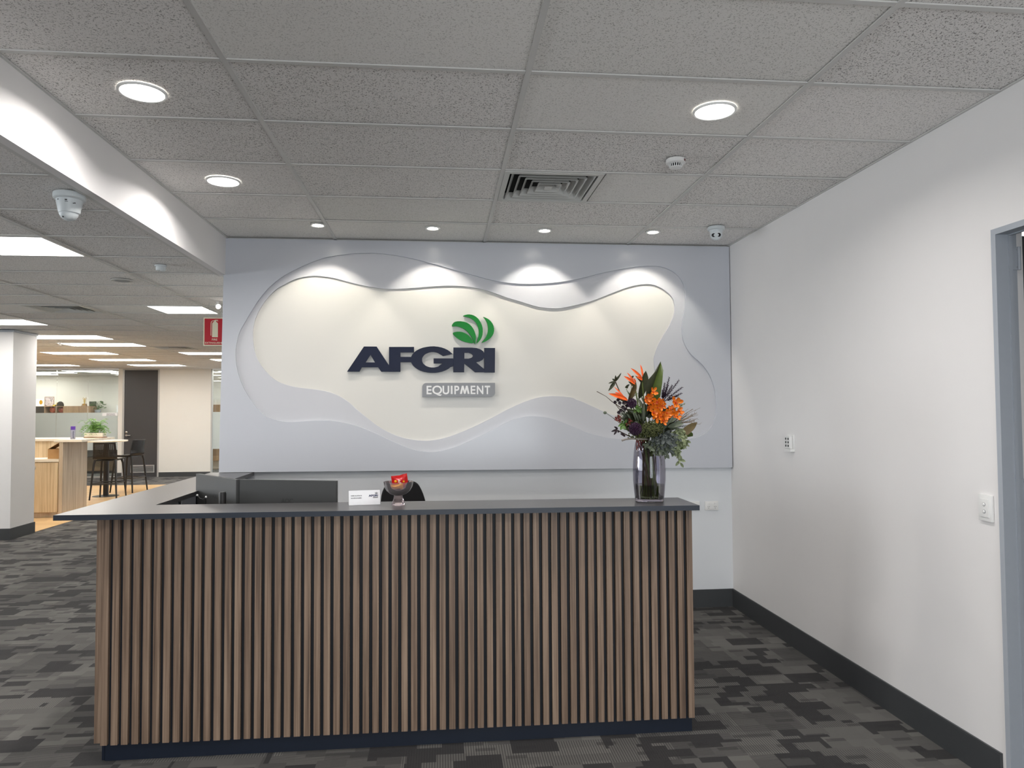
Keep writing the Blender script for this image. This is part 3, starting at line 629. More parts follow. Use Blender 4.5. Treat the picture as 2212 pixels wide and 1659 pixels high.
M['foil_dark'] = plain('dark_foil', lin((40, 18, 42)), .3, .1, var=.3, scale=90)
t, c, ax, ay, az = pouch('sweet_packet', 'red sweet packet standing tall in the glass bowl', (-.212, 3.738, bz+.116), (1, .15, .16), (-.12, -.25, 1), .041, .041, .013, M['foil_red'])
fz = az if az.y < 0 else -az
q = MB(); rr = random.Random(2)
for k in range(16):
    u, v = rr.uniform(-.008, .004), -.020+.0025*k; w_ = rr.uniform(.004, .008); p = c+ax*u+ay*v+fz*.0135
    q.add([p-ax*w_, p+ax*w_*.7, p+ax*w_*.8+ay*.0018, p-ax*w_*.9+ay*.0022], [(0, 1, 2, 3)])
q.build('white_print', M['white_paint'], t)
q = MB(); q.ball(c+ax*.018+ay*.004+fz*.012, .006, sq=(1, .4, 1)); q.ball(c-ax*.022+ay*.012+fz*.010, .007, sq=(1, .4, 1)); q.build('printed_ball', M['foil_gold'], t, True)
t, c, ax, ay, az = pouch('sweet_packet', 'gold foil chocolate bar lying across the front of the glass bowl', (-.232, 3.700, bz+.094), (1, .1, .10), (0, -.5, 1), .038, .019, .009, M['foil_gold'])
fz = az if az.y < 0 else -az
q = MB(); p = c-ay*.010+fz*.0085; q.obox(p, ax, ay, fz, .022, .0055, .0008); q.build('dark_band', M['foil_dark'], t)
pouch('sweet_packet', 'dark purple wrapped sweet under the red packet in the bowl', (-.196, 3.72, bz+.079), (1, .3, -.2), (0, -.3, 1), .022, .014, .010, M['foil_dark'])
pouch('sweet_packet', 'black and silver wrapped sweet at the right rim of the bowl', (-.172, 3.74, bz+.101), (.5, .6, .6), (-.4, 0, .8), .018, .012, .009, M['foil_dark'])

# ------------------------------------------------------------------ fittings of the reception ceiling
def downlight(x, y, label):
    o = thing('downlight', label, 'light', (x, y, CE))
    MB().lathe([(.088, -.004), (.094, -.006), (.098, -.004), (.099, .004), (.088, .004), (.088, -.004)], (x, y, CE), 40, cap0=False, cap1=False).build('trim_ring', M['white_pl'], o, True)
    MB().lathe([(.0875, -.0028), (.0875, .003)], (x, y, CE), 40).build('diffuser', M['led'], o)
    ld = bpy.data.lights.new('downlight_lamp', 'AREA'); ld.shape = 'DISK'; ld.size = .17; ld.energy = DOWN; ld.spread = math.radians(156); ld.color = (1.0, .955, .925)
    lo = bpy.data.objects.new('downlight_lamp', ld); COL.objects.link(lo); lo.location = (x, y, CE-.006); return o
downlight(-1.276, 3.178, 'large round LED downlight beside the bulkhead, nearest the camera'); downlight(-1.294, 4.39, 'round LED downlight beside the bulkhead, nearer the feature wall')
downlight(1.26, 3.16, 'round LED downlight on the right side of the ceiling')
for x, y in ((-1.28, 1.36), (1.26, 1.36), (-1.28, -.45), (1.26, -.45), (-1.28, -2.6), (1.26, -2.6)):
    o = downlight(x, y, 'round LED downlight of the reception, behind the camera view'); o['group'] = 'downlights outside the photo'
for x, y, lb in ((-.907, 5.385, 'small spot downlight at the left end of the row over the feature wall'), (-.061, 5.412, 'small spot downlight second from left over the feature wall'),
                 (.793, 5.418, 'small spot downlight third from left over the feature wall'), (1.642, 5.400, 'small spot downlight at the right end, beside the security camera')):
    o = thing('spot_downlight', lb, 'light', (x, y, CE))
    MB().lathe([(.043, -.003), (.054, -.005), (.056, -.002), (.056, .004), (.043, .004), (.043, -.003)], (x, y, CE), 32, cap0=False, cap1=False).build('trim_ring', M['white_pl'], o, True)
    MB().lathe([(.042, -.002), (.040, .020), (.0, .020)], (x, y, CE), 32, cap0=False, cap1=False).build('recess', M['vent'], o, True)
    ax = Vector((0, .42, -1)).normalized(); q = MB(); q.lathe([(.034, -.004), (.034, .004)], Vector((x, y, CE+.006)), 28, ax); q.build('lamp', M['wash_led'], o)
    ld = bpy.data.lights.new('spot_lamp', 'SPOT'); ld.energy = WASH; ld.spot_size = math.radians(84); ld.spot_blend = .35; ld.shadow_soft_size = .022; ld.color = (1.0, .93, .82)
    lo = bpy.data.objects.new('spot_lamp', ld); COL.objects.link(lo); lo.location = (x, y, CE-.012); lo.rotation_euler = Vector((0, .50, -1)).to_track_quat('-Z', 'Y').to_euler()
# square air diffuser
x0, x1, y0, y1 = VENT; cx, cy = (x0+x1)/2, (y0+y1)/2
o = thing('air_diffuser', 'square white ceiling air diffuser with nested louvres over the counter', 'vent', (cx, cy, CE))
def ring(h0, h1, z0, z1, th=.0015):
    q = MB()
    for s in (1, -1):
        a = [(cx-h0, cy-h0, z0), (cx+h0, cy-h0, z0), (cx+h0, cy+h0, z0), (cx-h0, cy+h0, z0)]; b = [(cx-h1, cy-h1, z1), (cx+h1, cy-h1, z1), (cx+h1, cy+h1, z1), (cx-h1, cy+h1, z1)]
        if s < 0: a = [(p[0], p[1], p[2]+th*2) for p in a]; b = [(p[0], p[1], p[2]+th*2) for p in b]
        q.add(a+b, [(i, (i+1) % 4, 4+(i+1) % 4, 4+i) for i in range(4)])
    return q
ring(.293, .262, CE-.004, CE-.005).add([(cx-.293, cy-.293, CE-.004), (cx+.293, cy-.293, CE-.004), (cx+.293, cy+.293, CE-.004), (cx-.293, cy+.293, CE-.004), (cx-.293, cy-.293, CE+.006), (cx+.293, cy-.293, CE+.006), (cx+.293, cy+.293, CE+.006), (cx-.293, cy+.293, CE+.006)], [(0, 1, 5, 4), (1, 2, 6, 5), (2, 3, 7, 6), (3, 0, 4, 7)]).build('frame', M['vent'], o)
ring(.262, .258, CE-.005, CE+.04).build('louvre', M['vent'], o)
for k in range(5):
    h = .250-k*.044; ring(h, h-.026, CE-.003, CE+.034).build('louvre', M['vent'], o)
MB().box(cx-.022, cx+.022, cy-.022, cy+.022, CE-.004, CE+.0).build('centre_plate', M['vent'], o)
MB().box(cx-.29, cx+.29, cy-.29, cy+.29, CE+.044, CE+.048).build('plenum', M['dark_void'], o)
# smoke detector
o = thing('smoke_detector', 'white smoke detector with a red indicator on the ceiling', 'detector', (1.289, 3.80, CE))
c = Vector((1.289, 3.80, CE))
MB().lathe([(.052, 0), (.053, -.004), (.053, -.020), (.050, -.023), (.040, -.025), (.036, -.026)], c, 32).build('base', M['white_pl'], o, True)
MB().lathe([(.030, -.026), (.028, -.043), (.0, -.043)], c, 24, cap0=False, cap1=False).build('dark_chamber', M['dark_void'], o)
for k in range(18):
    a = 2*math.pi*k/18; d = Vector((math.cos(a), math.sin(a), 0)); q = MB(); q.tube([c+d*.037+Vector((0, 0, -.025)), c+d*.032+Vector((0, 0, -.044))], .0026, 6); q.build('rib', M['white_pl'], o)
MB().lathe([(.033, -.042), (.034, -.046), (.026, -.049), (.0, -.050)], c, 24, cap0=True, cap1=False).build('cap', M['white_pl'], o, True)
q = MB(); d = Vector((.74, -.67, 0)); q.obox(c+d*.0525+Vector((0, 0, -.012)), Vector((d.y, -d.x, 0)), d, Vector((0, 0, 1)), .007, .0015, .006); q.build('indicator', plain('red_lens', lin((96, 10, 16)), .3), o)
# turret camera, right
def cam_thing(label, x, y, z, look, r=.062, ball=.046, twin=True):
    o = thing('security_camera', label, 'camera', (x, y, z)); c = Vector((x, y, z))
    MB().lathe([(r, 0), (r*1.03, -.003), (r*1.03, -.020), (r*.97, -.024), (r*.80, -.026), (r*.72, -.05)], c, 32).build('base', M['cam_white'], o, True)
    b = c+Vector((0, 0, -.055)); q = MB(); q.ball(b, ball, 24, 14); q.build('eyeball', M['cam_white'], o, True)
    L = Vector(look).normalized(); s = L.cross(Vector((0, 0, 1))).normalized()
    MB().lathe([(ball*.80, ball*.60), (ball*.78, ball*.86), (ball*.70, ball*.90)], b, 24, L).build('face_ring', M['cam_white'], o, True)
    for sg in ((-1, 1) if twin else (0,)):
        q = MB(); p = b+L*(ball*.902)+s*(sg*ball*.41); q.lathe([(ball*.32, 0), (ball*.31, .0015), (ball*.16, .001), (ball*.12, -.0005)], p, 20, L); q.build('lens', M['monitor_dark'], o, True)
    return o
cam_thing('white twin-lens turret camera on the ceiling in the right corner', 2.075, 5.21, CE, (-.40, -1, -.40))
# dome camera under the office ceiling, lens away from us
o = thing('dome_camera', 'white dome camera hanging under the office ceiling beside the bulkhead', 'camera', (-1.835, 3.725, CO)); c = Vector((-1.835, 3.725, CO))
MB().lathe([(.070, 0), (.072, -.004), (.072, -.026), (.066, -.031), (.060, -.033)], c, 36).build('base', M['cam_white'], o, True)
MB().lathe([(.060, -.031), (.055, -.060), (.048, -.094), (.046, -.098)], c, 36).build('shroud', M['cam_white'], o, True)
b = c+Vector((-.004, .004, -.090)); q = MB(); q.ball(b, .045, 26, 16); q.build('eyeball', M['cam_white'], o, True)
MB().lathe([(.0462, -.0945), (.0462, -.0965)], c, 36, cap0=False, cap1=False).build('seam', M['monitor'], o)
q = MB()
for k, (a, z_, w_, h_) in enumerate(((-.25, -.045, .010, .006), (-.22, -.053, .014, .002), (.30, -.058, .004, .005), (.42, -.056, .005, .006), (-.95, -.042, .007, .004))):
    ang = -math.pi/2+a+.45; rr_ = .0605-(abs(z_)-.031)*.18+.0006; d = Vector((math.cos(ang), math.sin(ang), 0)); s = Vector((-d.y, d.x, 0))
    q.obox(c+d*rr_+Vector((0, 0, z_)), s, d, Vector((0, 0, 1)), w_/2, .0006, h_/2)
q.build('printed_marks', M['monitor'], o)
q = MB(); q.ball(b+Vector((-.012, -.030, -.031)), .004); q.build('lens', M['monitor_dark'], o)

# ------------------------------------------------------------------ right wall: doorway, switch, remote, sockets
dr = structure('door_1', MB().box(RX-.010, RX+.0, DY1-.026, DY1, 0, DZ).box(RX-.010, RX, DY0, DY0+.025, 0, DZ).box(RX-.010, RX, DY0+.025, DY1-.026, DZ-.026, DZ), M['frame_grey'])
MB().box(RX, RX+.050, DY1-.025, DY1, 0, DZ-.025).box(RX, RX+.050, DY0, DY0+.025, 0, DZ-.025).box(RX, RX+.050, DY0, DY1, DZ-.025, DZ).build('jamb', M['frame_grey'], dr)
MB().box(RX+.050, RX+.066, DY1-.030, DY1, 0, DZ-.030).box(RX+.050, RX+.066, DY0, DY0+.030, 0, DZ-.03).box(RX+.050, RX+.066, DY0, DY1, DZ-.030, DZ).build('door_stop', M['frame_grey'], dr)
MB().box(RX+.066, RX+.096, DY1-.018, DY1, 0, DZ-.018).box(RX+.066, RX+.096, DY0, DY0+.018, 0, DZ-.018).box(RX+.066, RX+.096, DY0, DY1, DZ-.018, DZ).build('rebate', M['frame_grey'], dr)
for hz in (2.258, 1.239, .25):
    h = MB().box(RX+.068, RX+.100, DY1-.022, DY1-.016, hz, hz+.102).tube([(RX+.102, DY1-.024, hz), (RX+.102, DY1-.024, hz+.102)], .007, 12).build('hinge', M['frame_grey'], dr)
    q = MB()
    for z_ in (hz+.012, hz+.09): q.lathe([(.0035, 0), (.0035, .001)], (RX+.094, DY1-.022, z_), 10, (0, -1, 0))
    q.build('screw', M['chrome'], h)
MB().box(RX+.105, RX+.92, DY1+.012, DY1+.052, .01, DZ-.02).build('door_leaf', M['door_grey'], dr)
o = thing('ceiling_light', 'bright lamp glimpsed through the doorway at the right edge', 'light', (3.35, 3.9, 2.74))
MB().box(3.05, 3.65, 3.6, 4.2, 2.715, 2.74).build('frame', M['white_pl'], o); MB().box(3.08, 3.62, 3.63, 4.17, 2.712, 2.716).build('diffuser', M['led_panel'], o)
o = thing('light_switch', 'white double light switch on the right wall beside the door frame', 'switch', (RX, 3.006, 1.145))
MB().box(RX-.012, RX, 2.965, 3.046, 1.145, 1.262, .003).build('plate', M['white_pl'], o, True)
MB().box(RX-.0155, RX-.0115, 2.979, 3.032, 1.163, 1.245, .0012).build('insert', M['white_pl'], o, True)
for z_ in (1.188, 1.220):
    MB().lathe([(.0085, 0), (.0085, .0015)], (RX-.0155, 3.006, z_), 20, (-1, 0, 0)).build('bezel', M['grey_print'], o)
    q = MB(); q.ball((RX-.0165, 3.006, z_), .0075, 16, 8, (.55, 1, 1)); q.build('dolly', M['white_pl'], o, True)
o = thing('remote_control', 'white six-button remote in its cradle on the right wall', 'remote', (RX, 4.80, 1.36))
MB().box(RX-.010, RX, 4.755, 4.845, 1.372, 1.470, .003).box(RX-.034, RX, 4.755, 4.845, 1.352, 1.372, .003).build('cradle', M['white_pl'], o, True)
MB().box(RX-.034, RX-.011, 4.762, 4.838, 1.373, 1.462, .005).build('body', M['white_pl'], o, True)
for i in range(2):
    for j in range(3):
        MB().lathe([(.0085, 0), (.0080, .002)], (RX-.034, 4.783+.034*i, 1.393+.024*j), 14, (-1, 0, 0)).build('button', M['monitor'], o, True)
def socket(x, label):
    o = thing('power_socket', label, 'socket', (x, BY, .803)); z0 = .803
    MB().box(x-.058, x+.058, BY-.010, BY, z0, z0+.075, .002).build('plate', M['white_pl'], o, True)
    MB().box(x-.041, x+.041, BY-.013, BY-.0095, z0+.010, z0+.064, .001).build('insert', M['white_pl'], o, True)
    for s in (-.028, .028):
        MB().lathe([(.007, 0), (.0065, .004)], (x+s*.95, BY-.013, z0+.056), 14, (0, -1, 0)).build('rocker', M['white_pl'], o, True)
        q = MB()
        for dx, dz, tl in ((-.006, .031, .5), (.006, .031, -.5), (0, .019, 0)):
            t_ = Vector((math.sin(tl), 0, math.cos(tl))); q.obox(Vector((x+s+dx, BY-.0132, z0+dz)), Vector((t_.z, 0, -t_.x)), Vector((0, 1, 0)), t_, .0012, .0004, .0045)
        q.build('slots', M['monitor'], o)
socket(2.254, 'white double power socket on the back wall near the right corner'); socket(2.092, 'white double power socket half hidden behind the end of the counter')

# ------------------------------------------------------------------ open-plan office on the left
col = structure('wall_column', MB().box(-6.25, -5.585, 9.98, 10.53, 0, CO), M['wall'])
MB().box(-6.262, -5.573, 9.968, 10.542, 0, .148).build('skirting', M['skirt'], col)
MB().box(-6.262, -5.573, 9.968, 10.542, CO-.03, CO).build('top_trim', M['frame_grey'], col)
# kitchenette / bar unit
o = thing('bar_unit', 'pale oak bar unit with a raised counter and cupboard behind the white column', 'counter', (-6.6, 12.4, 0))
MB().box(-7.6, -5.975, 11.955, 12.46, .085, .876).build('carcass', M['oak'], o)
MB().box(-7.6, -5.985, 11.99, 12.44, 0, .085).build('plinth', M['oak_grey'], o)
for x0 in (-6.83, -6.415, -7.245):
    d = MB().box(x0+.002, x0+.428 if x0 > -6.5 else x0+.412, 11.935, 11.953, .090, .866, .001).build('door', M['oak'], o)
    MB().tube([(x0+.085, 11.935, .72), (x0+.080, 11.912, .735), (x0+.105, 11.905, .765), (x0+.108, 11.912, .795), (x0+.093, 11.935, .81)], .0055, 8).build('handle', M['steel'], d, True)
MB().box(-7.6, -5.972, 11.925, 12.47, .877, .916, .002).build('worktop', M['oak_top'], o)
MB().box(-7.6, -5.972, 12.462, 12.485, .916, 1.18).build('back_panel', M['oak'], o)
MB().box(-5.972, -5.916, 11.93, 12.715, 0, 1.184, .001).build('end_panel', M['oak_grey'], o)
MB().box(-7.6, -6.046, 12.43, 13.07, 1.184, 1.220).box(-6.046, -5.633, 11.92, 13.07, 1.184, 1.220).build('bar_top', M['oak_top'], o)
MB().box(-7.6, -5.972, 12.70, 12.715, 0, 1.184).build('rear_panel', M['oak'], o)
# things on it
def boxthing(cx, cy, z0, w_, d_, h_):
    o = thing('cardboard_box', 'open brown cardboard box on the bar worktop', 'box', (cx, cy, z0)); t = .004
    x0, x1, y0, y1 = cx-w_/2, cx+w_/2, cy-d_/2, cy+d_/2
    m = M['cardboard']
    MB().box(x0, x1, y0, y0+t, z0, z0+h_).box(x0, x1, y1-t, y1, z0, z0+h_).box(x0, x0+t, y0+t, y1-t, z0, z0+h_).box(x1-t, x1, y0+t, y1-t, z0, z0+h_).box(x0+t, x1-t, y0+t, y1-t, z0, z0+t).build('body', m, o)
    q = MB(); a = Vector((x0, 0, z0+h_)); t_ = Vector((.86, 0, .51)); n_ = Vector((-.51, 0, .86)); q.obox(Vector((x0, cy, z0+h_))+t_*.095, t_, Vector((0, 1, 0)), n_, .095, d_/2-.003, .002); q.build('lid', m, o)
    q = MB(); e = Vector((x0, cy, z0+h_))+t_*.19; t2 = Vector((.97, 0, -.2)); q.obox(e+t2*.04, t2, Vector((0, 1, 0)), Vector((.2, 0, .97)), .04, d_/2-.003, .002); q.build('tuck_flap', M['cardboard_in'], o)
M['cardboard'] = plain('cardboard', lin((176, 134, 86)), .85, var=.06); M['cardboard_in'] = plain('cardboard_inside', lin((206, 176, 136)), .85)
boxthing(-6.105, 12.16, .9165, .19, .22, .155)
for k, (px, py, a, lb) in enumerate(((-6.36, 12.10, .2, 'white paper sheet nearest the cardboard box on the bar worktop'), (-6.50, 12.06, -.3, 'white paper sheet beside the column on the bar worktop'), (-6.44, 12.25, .5, 'white paper sheet at the back of the bar worktop'))):
    q = MB(); q.obox((px, py, .9172+.0006*k), Vector((math.cos(a), math.sin(a), 0)), Vector((-math.sin(a), math.cos(a), 0)), Vector((0, 0, 1)), .105, .075, .0004)
    tag(recentre(q.build('paper_sheet', M['paper'], None), (px, py, .9165+.0006*k)), lb, 'paper', 'loose papers on the worktop')
o = thing('drink_bottle', 'purple-capped clear grey drink bottle on the bar top', 'bottle', (-5.88, 12.16, 1.2205)); c = (-5.88, 12.16, 1.2205)
M['bottle_grey'] = plain('smoked_bottle', lin((142, 142, 156)), .2, var=.15, scale=40); M['purple'] = plain('purple_cap', lin((88, 52, 150)), .4)
MB().lathe([(.033, 0), (.0345, .005), (.0345, .148), (.032, .152)], c, 24).build('body', M['bottle_grey'], o, True); MB().lathe([(.0345, .150), (.0345, .203), (.031, .207)], c, 24).build('cap', M['purple'], o, True)
q = MB()
for k in range(5): q.obox(Vector((c[0]+.018, c[1]-.0298, c[2]+.03+.022*k)), Vector((.86, .5, 0)), Vector((.5, -.86, 0)), Vector((0, 0, 1)), .006, .001, .007)
q.build('print', M['navy_print'], o)
# fern
o = thing('potted_fern', 'bright green feathery fern in a low white planter on the bar top', 'plant', (-5.82, 12.78, 1.2205)); c = Vector((-5.82, 12.78, 1.2205))
M['planter'] = plain('white_planter', lin((236, 226, 208)), .5); M['clay'] = plain('clay_saucer', lin((150, 104, 72)), .6)
MB().box(c.x-.15, c.x+.15, c.y-.07, c.y+.07, c.z+.010, c.z+.085, .012).build('planter', M['planter'], o, True)
MB().box(c.x-.155, c.x+.16, c.y-.075, c.y+.075, c.z, c.z+.012, .003).build('saucer', M['clay'], o)
MB().box(c.x-.14, c.x+.14, c.y-.06, c.y+.06, c.z+.07, c.z+.087).build('soil', M['dark_void'], o)
def leafmat(name, a, b, rough=.55, sss=.0):
    t = NT(name); p = t.pos(); n = t.noise(p, 45, 3); t.link(t.mix(n, a, b), t.b.inputs['Base Color']); t.b.inputs['Roughness'].default_value = rough
    t.b.inputs['Specular IOR Level'].default_value = .35; return t.m
M['fern'] = leafmat('fern_leaf', lin((66, 118, 34)), lin((136, 182, 78)))
rf = random.Random(11)
for k in range(54):
    a = rf.uniform(0, 2*math.pi); r = rf.uniform(.10, .245); h = rf.uniform(.10, .23) if r < .2 else rf.uniform(.05, .15)
    s = c+Vector((rf.uniform(-.09, .09), rf.uniform(-.04, .04), .085)); d = Vector((math.cos(a)*1.0, math.sin(a)*.75, 0)); P = []
    drop = rf.uniform(.02, .12) if r > .17 else 0
    for i in range(9):
        u = i/8; P.append(s+d*(r*u)+Vector((0, 0, h*math.sin(min(1, u*1.35)*math.pi/2)-drop*max(0, u-.55)**1.3*3.2)))
    q = MB(); q.tube(P, [.0016*(1-.8*i/8)+.0003 for i in range(9)], 4)
    for i in range(2, 9):
        t_ = (P[i]-P[i-1]).normalized(); sd = t_.cross(Vector((0, 0, 1))).normalized(); ln = .036*(1-.45*i/8)
        for sg in (-1, 1):
            b_ = P[i]; e_ = b_+(sd*sg*.85+t_*.5+Vector((0, 0, rf.uniform(-.45, .1)))).normalized()*ln
            for j in range(5):
                m_ = b_.lerp(e_, (j+1)/5.2); tt = (e_-b_).normalized(); s2 = tt.cross(Vector((0, 0, 1))).normalized()
                for s3 in (-1, 1): q.leaf(m_, m_+(s2*s3*.7+tt*.6)*.017, .0085, face=(0, -.4, 1), n=2)
    q.build('frond', M['fern'], o)
# round bar table and the two stools
o = thing('bar_table', 'round oak bar table on a black pedestal beside the bar', 'table', (-6.565, 14.88, 0)); c = (-6.565, 14.88, 0)
MB().lathe([(.372, 1.068), (.376, 1.072), (.376, 1.090), (.372, 1.094)], c, 56).build('tabletop', M['oak_top'], o, True)
MB().lathe([(.235, 0), (.235, .008), (.05, .016)], c, 40).build('base', M['black'], o, True)
MB().lathe([(.05, .012), (.05, 1.05)], c, 24).build('pedestal', M['black'], o, True)
MB().lathe([(.18, 1.050), (.18, 1.068)], c, 24).build('mounting_plate', M['black'], o)
def stool(label, loc, rz):
    o = thing('bar_stool', label, 'stool', loc, 'black perforated bar stools'); B = Vector(loc); m = M['black']
    W = lambda x, y, z: B+Vector((x, y, z))
    # shell: seat running back into a tall perforated back, as a sheet of holed cells
    prof = [(.235, .735), (.22, .752), (.10, .748), (-.02, .742), (-.12, .744), (-.178, .760), (-.208, .80), (-.224, .86), (-.238, .93), (-.25, 1.0), (-.262, 1.068)]
    def half(i): return .205 if i < 6 else .205-.004*(i-6)
    def pt(u, v):
        i = min(int(u), len(prof)-2); f = u-i; y = prof[i][0]*(1-f)+prof[i+1][0]*f; z = prof[i][1]*(1-f)+prof[i+1][1]*f; h = half(i)*(1-f)+half(i+1)*f
        back = max(0, min(1, (u-5)/2)); return Vector((v*h*(1-.06*(u < .6)), y+.045*v*v*back, z+.012*v*v*(1-back)))
    def sheet(u0, u1, nu, nv, name):
        q = MB()
        for th in (0, 1):
            for i in range(nu):
                for j in range(nv):
                    a, b = u0+(u1-u0)*i/nu, u0+(u1-u0)*(i+1)/nu; c_, d = -1+2*j/nv, -1+2*(j+1)/nv
                    C4 = [pt(a, c_), pt(a, d), pt(b, d), pt(b, c_)]; ctr = (C4[0]+C4[1]+C4[2]+C4[3])/4
                    n_ = (C4[1]-C4[0]).cross(C4[3]-C4[0]).normalized()*(.006*th)
                    solid = j in (0, nv-1) or i in (0, nu-1) or (name == 'backrest' and abs(j-(nv-1)/2) < 1.1 and False)
                    if solid: q.add([B+p+n_ for p in C4], [(0, 1, 2, 3)]); continue
                    I4 = [ctr+((C4[0]+C4[1])/2-ctr)*.62, ctr+((C4[1]+C4[2])/2-ctr)*.62, ctr+((C4[2]+C4[3])/2-ctr)*.62, ctr+((C4[3]+C4[0])/2-ctr)*.62]
                    q.add([B+p+n_ for p in C4+I4], [(0, 1, 4), (1, 5, 4), (1, 2, 5), (2, 6, 5), (2, 3, 6), (3, 7, 6), (3, 0, 7), (0, 4, 7)])
        q.build(name, m, o)
    sheet(0, 5.6, 10, 13, 'seat'); sheet(5.6, 10, 12, 15, 'backrest')
    q = MB(); q.tube([B+pt(u/4, -1) for u in range(0, 41)]+[B+pt(10, v/6) for v in range(-6, 7)]+[B+pt(u/4, 1) for u in range(40, -1, -1)]+[B+pt(0, -v/6) for v in range(-6, 7)], .009, 6); q.build('rim', m, o, True)
    for sx, sy in ((-1, 1), (1, 1), (-1, -1), (1, -1)):
        q = MB(); q.tube([W(sx*.175, sy*.165-.005, .745), W(sx*.190, sy*.19, .66), W(sx*.215, sy*.225, .28), W(sx*.235, sy*.25, 0)], [.024, .020, .018, .014], 8); q.build('leg', m, o, True)
    q = MB()
    for a, b in (((-.21, .222), (.21, .222)), ((-.21, -.222), (.21, -.222)), ((-.21, -.222), (-.21, .222)), ((.21, -.222), (.21, .222))): q.tube([W(a[0], a[1], .30), W(b[0], b[1], .30)], .013, 8)
    q.build('footrest', m, o, True)
    q = MB().box(B.x-.16, B.x+.16, B.y-.15, B.y+.17, B.z+.722, B.z+.737); q.build('underframe', m, o)
    o.rotation_euler = (0, 0, rz); return o
stool('black perforated bar stool with its back to us, nearer the bar', (-6.33, 14.44, .004), math.radians(4))
stool('black perforated bar stool farther back in front of the grey door', (-6.43, 15.60, .004), math.radians(76))

# ------------------------------------------------------------------ glazed office front at the far end
GY0 = 19.05
structure('wall_front', MB().box(-8.142, -8.034, GY0, GY0+.1, 0, CO).box(-7.137, -5.877, GY0, GY0+.1, 0, CO).box(-4.2, -1.7, GY0, GY0+.1, 0, CO), M['wall_office'])
structure('baseboard_front', MB().box(-8.142, -8.034, GY0-.012, GY0, 0, .115).box(-7.137, -5.877, GY0-.012, GY0, 0, .115), M['skirt'])
def glazing(name, xs):
    g = structure(name, MB().box(xs[0], xs[-1], GY0+.02, GY0+.08, CO-.03, CO).box(xs[0], xs[-1], GY0+.02, GY0+.08, 0, .03).box(xs[-1]-.005, xs[-1], GY0+.02, GY0+.08, .03, CO-.03).box(xs[0], xs[0]+.034, GY0, GY0+.09, 0, CO), M['silver'])
    for a, b in zip(xs[:-1], xs[1:]):
        MB().box(a+.004, b-.004, GY0+.045, GY0+.055, .03, CO-.03).build('pane', M['glass'], g)
        MB().box(a+.006, b-.006, GY0+.0425, GY0+.0445, .69, 1.636).build('frosted_band', M['frost'], g)
    return g
glazing('window_2', [-11.13, -10.385, -9.64, -8.895, -8.142]); glazing('window_3', [-5.877, -5.04, -4.2])
d = structure('door_2', MB().box(-8.034, -7.990, GY0-.01, GY0+.1, 0, CO).box(-7.177, -7.137, GY0-.01, GY0+.1, 0, CO).box(-7.99, -7.177, GY0-.01, GY0+.1, CO-.025, CO), M['silver'])
MB().box(-7.988, -7.180, GY0+.01, GY0+.05, .008, CO-.028).build('door_leaf', M['door_grey'], d)
h = MB().lathe([(.027, 0), (.027, .010)], (-7.935, GY0+.01, 1.055), 20, (0, -1, 0)).tube([(-7.935, GY0+.0, 1.055), (-7.935, GY0-.045, 1.055), (-7.92, GY0-.052, 1.055), (-7.815, GY0-.052, 1.055)], .010, 10).build('lever_handle', M['steel'], d, True)
MB().lathe([(.027, 0), (.027, .010), (.012, .016)], (-7.935, GY0+.01, 1.135), 20, (0, -1, 0)).build('deadlock', M['steel'], d, True)
gr = MB().box(-7.823, -7.247, GY0, GY0+.012, .285, .304).box(-7.823, -7.247, GY0, GY0+.012, .113, .132).box(-7.823, -7.804, GY0, GY0+.012, .132, .285).box(-7.266, -7.247, GY0, GY0+.012, .132, .285).build('vent_grille', M['silver'], d)
q = MB()
for k in range(9): q.obox(((-7.823-7.247)/2, GY0+.004, .141+.0170*k), Vector((1, 0, 0)), Vector((0, .8, -.6)), Vector((0, .6, .8)), .270, .009, .0012)
q.build('slats', M['silver'], gr)
o = thing('door_plaque', 'small white name plaque stuck on the frosted glass left of the grey door', 'plaque', (-8.35, GY0+.04, 1.55))
MB().box(-8.535, -8.165, GY0+.034, GY0+.042, 1.55, 1.628).build('plate', M['paper'], o)
q = MB(); rr = random.Random(8)
for z_ in (1.600, 1.578, 1.560):
    u = -8.43
    while u < -8.23: w_ = rr.uniform(.008, .02); q.box(u, u+w_, GY0+.0328, GY0+.0338, z_, z_+.010); u += w_+.005
q.build('print', M['navy_print'], o)
# inside the glass office
structure('ceiling', MB().box(-13, -1.7, 19.15, 22.4, CO, CO+.04), M['tile_plain'])
for k, (x, y) in enumerate(((-9.2, 19.9), (-10.6, 20.6), (-8.6, 21.3), (-11.6, 21.6), (-5.4, 20.3), (-5.4, 21.5))):
    o = thing('ceiling_light', ['long LED strip inside the glass office, front right', 'long LED strip inside the glass office, front left', 'long LED strip inside the glass office, rear right', 'long LED strip inside the glass office, rear left', 'LED strip behind the narrow glass beside the feature wall, front', 'LED strip behind the narrow glass beside the feature wall, rear'][k], 'light', (x, y, CO))
    MB().box(x-.6, x+.6, y-.3, y+.3, CO-.010, CO).build('frame', M['white_pl'], o); MB().box(x-.585, x+.585, y-.285, y+.285, CO-.013, CO-.010).build('diffuser', M['led_panel'], o)
SZ0, SZ1, SY = 1.615, 1.828, 22.0
o = thing('wall_shelf', 'long wall-hung shelf of open and wooden boxes inside the glass office', 'shelf', (-10.96, SY, SZ0))
MB().box(-11.80, -10.17, SY, SY+.40, SZ1-.014, SZ1).build('top_board', M['shelf_wood'], o); MB().box(-11.80, -10.17, SY, SY+.40, SZ0, SZ0+.014).build('bottom_board', M['shelf_wood'], o)
for x in (-11.80, -11.440, -11.139, -10.921, -10.556, -10.184): MB().box(x, x+.014, SY, SY+.40, SZ0+.014, SZ1-.014).build('divider', M['shelf_wood'], o)
